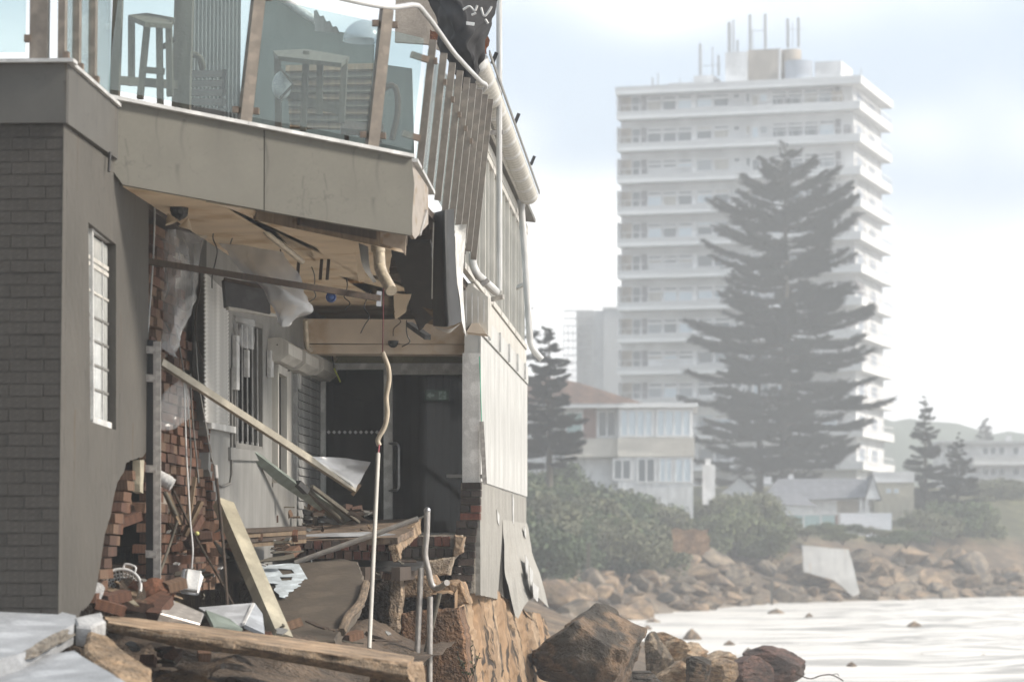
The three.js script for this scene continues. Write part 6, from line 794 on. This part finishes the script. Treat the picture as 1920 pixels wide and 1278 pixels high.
  t = thing('small_weed', 'small leafy weed growing out of the sandstone footing', 'plant', at(882, 1262, 31).toArray()); { const keep = seed; seed = 77; const st = [], lv = []; for (let i = 0; i < 6; i++) { const a = V3(rr(-0.1, 0.1), -0.1, 0), b = V3(rr(-0.16, 0.16), rr(0.1, 0.3), rr(-0.05, 0.1)); st.push(tube([a, b], 0.004, 1, 4)); for (let k = 0; k < 9; k++) { const p = a.clone().lerp(b, rr(0.2, 1)), q = V3(rr(-1, 1), rr(0, 1), rr(-0.5, 1)).normalize(), s = q.clone().cross(V3(rr(-1, 1), rr(-1, 1), 1)).normalize().multiplyScalar(0.008), e = p.clone().addScaledVector(q, 0.045), m = p.clone().addScaledVector(q, 0.02); lv.push(p, m.clone().add(s), e, p, e, m.clone().sub(s)); } } seed = keep; part('stem', merge(st), K.timberDark, t); const g = new THREE.BufferGeometry().setFromPoints(lv); g.computeVertexNormals(); part('leaves', g, M(0.05, 0.075, 0.035, { side: DS }), t); }
}

// ---------- the tangle of small wreckage ----------
{
  const keep = seed; seed = 4242;
  const zones = [[190, 330, 1085, 1150, 22.2, 23.2, 8], [300, 420, 990, 1120, 24.2, 25.4, 12], [430, 560, 1000, 1060, 27, 29.5, 10], [480, 700, 950, 1000, 31.5, 33.6, 16], [560, 760, 1050, 1080, 30.5, 31.5, 8], [640, 760, 1185, 1215, 26.4, 27.4, 3], [420, 640, 1170, 1215, 22.8, 24.5, 8], [240, 420, 1195, 1270, 21.4, 22.4, 7]];
  const sp = [0.10, 0.16, 0.24, 0.34].map((L, k) => { const g = new THREE.BoxGeometry(0.02 + 0.012 * k, 0.014, L, 1, 1, 3), p = g.attributes.position; for (let i = 0; i < p.count; i++) { const z = p.getZ(i) / L; p.setX(i, p.getX(i) * (1 - 0.7 * Math.pow(Math.abs(z + 0.5), 3)) + 0.01 * Math.sin(z * 7 + k)); p.setY(i, p.getY(i) + 0.012 * (hash3(k, Math.round(z * 9), 4) - 0.5)); } g.computeVertexNormals(); return buv(g); });
  const chips = [1, 2, 3, 4].map((k) => { const s = new THREE.Shape(); for (let i = 0; i < 7; i++) { const a = i / 7 * 6.283, r = 0.02 + 0.075 * hash3(k, i, 3); s[i ? 'lineTo' : 'moveTo'](Math.cos(a) * r, Math.sin(a) * r * 0.7); } return buv(new THREE.ExtrudeGeometry(s, { depth: 0.012, bevelEnabled: false })); });
  const where = ['beside the basket under the black post', 'among the broken bricks of the torn wall', 'behind the cream beam', 'in front of the glazed door', 'under the tilted floor slab', 'beside the thin white pole', 'behind the sandy slab', 'in the hole under the sandy slab'];
  zones.forEach(([u0, u1, v0, v1, d0, d1, n], zi) => {
    for (let i = 0; i < n * 2; i++) {
      const d = rr(d0, d1), kind = rnd(), p = at(rr(u0, u1), lerp(v0, v1, rnd()), d), o = shadows(new THREE.Mesh());
      if (kind < 0.5) { o.geometry = pick(sp); o.material = pick([K.timber, K.timberDark, K.timberGrey]); o.name = numbered('timber_splinter'); tag(o, 'thin splintered piece of timber ' + where[zi], 'timber', 'splinters ' + where[zi]); o.rotation.set(rr(-0.5, 0.5), rr(0, 6.3), rr(-0.6, 0.6)); }
      else if (kind < 0.75) { o.geometry = pick(chips); o.material = pick([K.conc, K.grey, K.wallGrey, K.grey]); o.name = numbered('plaster_fragment'); tag(o, 'pale broken fragment of plaster ' + where[zi], 'plaster', 'plaster fragments ' + where[zi]); o.rotation.set(rr(-1.5, -0.9), rr(-0.5, 0.5), rr(0, 6)); o.scale.setScalar(rr(0.5, 1)); }
      else { o.geometry = pick(brickGeos); o.material = pick(brickRed); o.scale.set(rr(0.07, 0.2), 0.07, 0.1); o.name = numbered('brick_fragment'); tag(o, 'broken piece of orange brick ' + where[zi], 'brick', 'brick fragments ' + where[zi]); o.rotation.set(rr(-0.5, 0.5), rr(0, 6.3), rr(-0.6, 0.6)); }
      o.position.copy(p); scene.add(o);
    }
  });
  seed = keep;
}

// wires and torn lining hanging from the ceiling
{
  const keep = seed; seed = 909; const t = thing('ceiling_wires', 'loose dark wires dangling from the torn ceiling lining', 'wires');
  for (const [u, v, L, d] of [[402, 420, 120, 25.6], [440, 430, 60, 26], [520, 455, 90, 27], [585, 500, 70, 28.6], [650, 520, 60, 29.4], [690, 545, 80, 29.6], [745, 560, 70, 28.4], [760, 600, 50, 29], [310, 430, 190, 24.6], [372, 450, 230, 25.6]]) { const pts = []; for (let i = 0; i <= 5; i++) pts.push(at(u + rr(-6, 6) + i * rr(-2, 2), v + L * i / 5, d)); part('wire', tube(pts, 0.006, 24, 5), pick([K.black, K.grey, K.timberDark]), t); }
  const flap = (label, l, d) => { const o = solo('torn_lining', plate(l.map(([u, v], i) => at(u, v, d + 0.1 * (i % 2))), 0.008, { jag: 0.012, step: 0.04 }), K.soffit, label, 'ceiling lining'); return o; };
  flap('torn strip of cream lining hanging beside the hanging black sheet', [[736, 548], [772, 552], [760, 584], [742, 600]], 27.2); flap('narrow torn strip of cream lining dangling near the waste pipe', [[664, 470], [690, 478], [684, 520], [674, 530]], 26.2); flap('split cream lining panel peeling down above the shutter boxes', [[498, 560], [560, 572], [548, 592], [510, 588]], 30);
  seed = keep;
}
renderer.render(scene, camera);
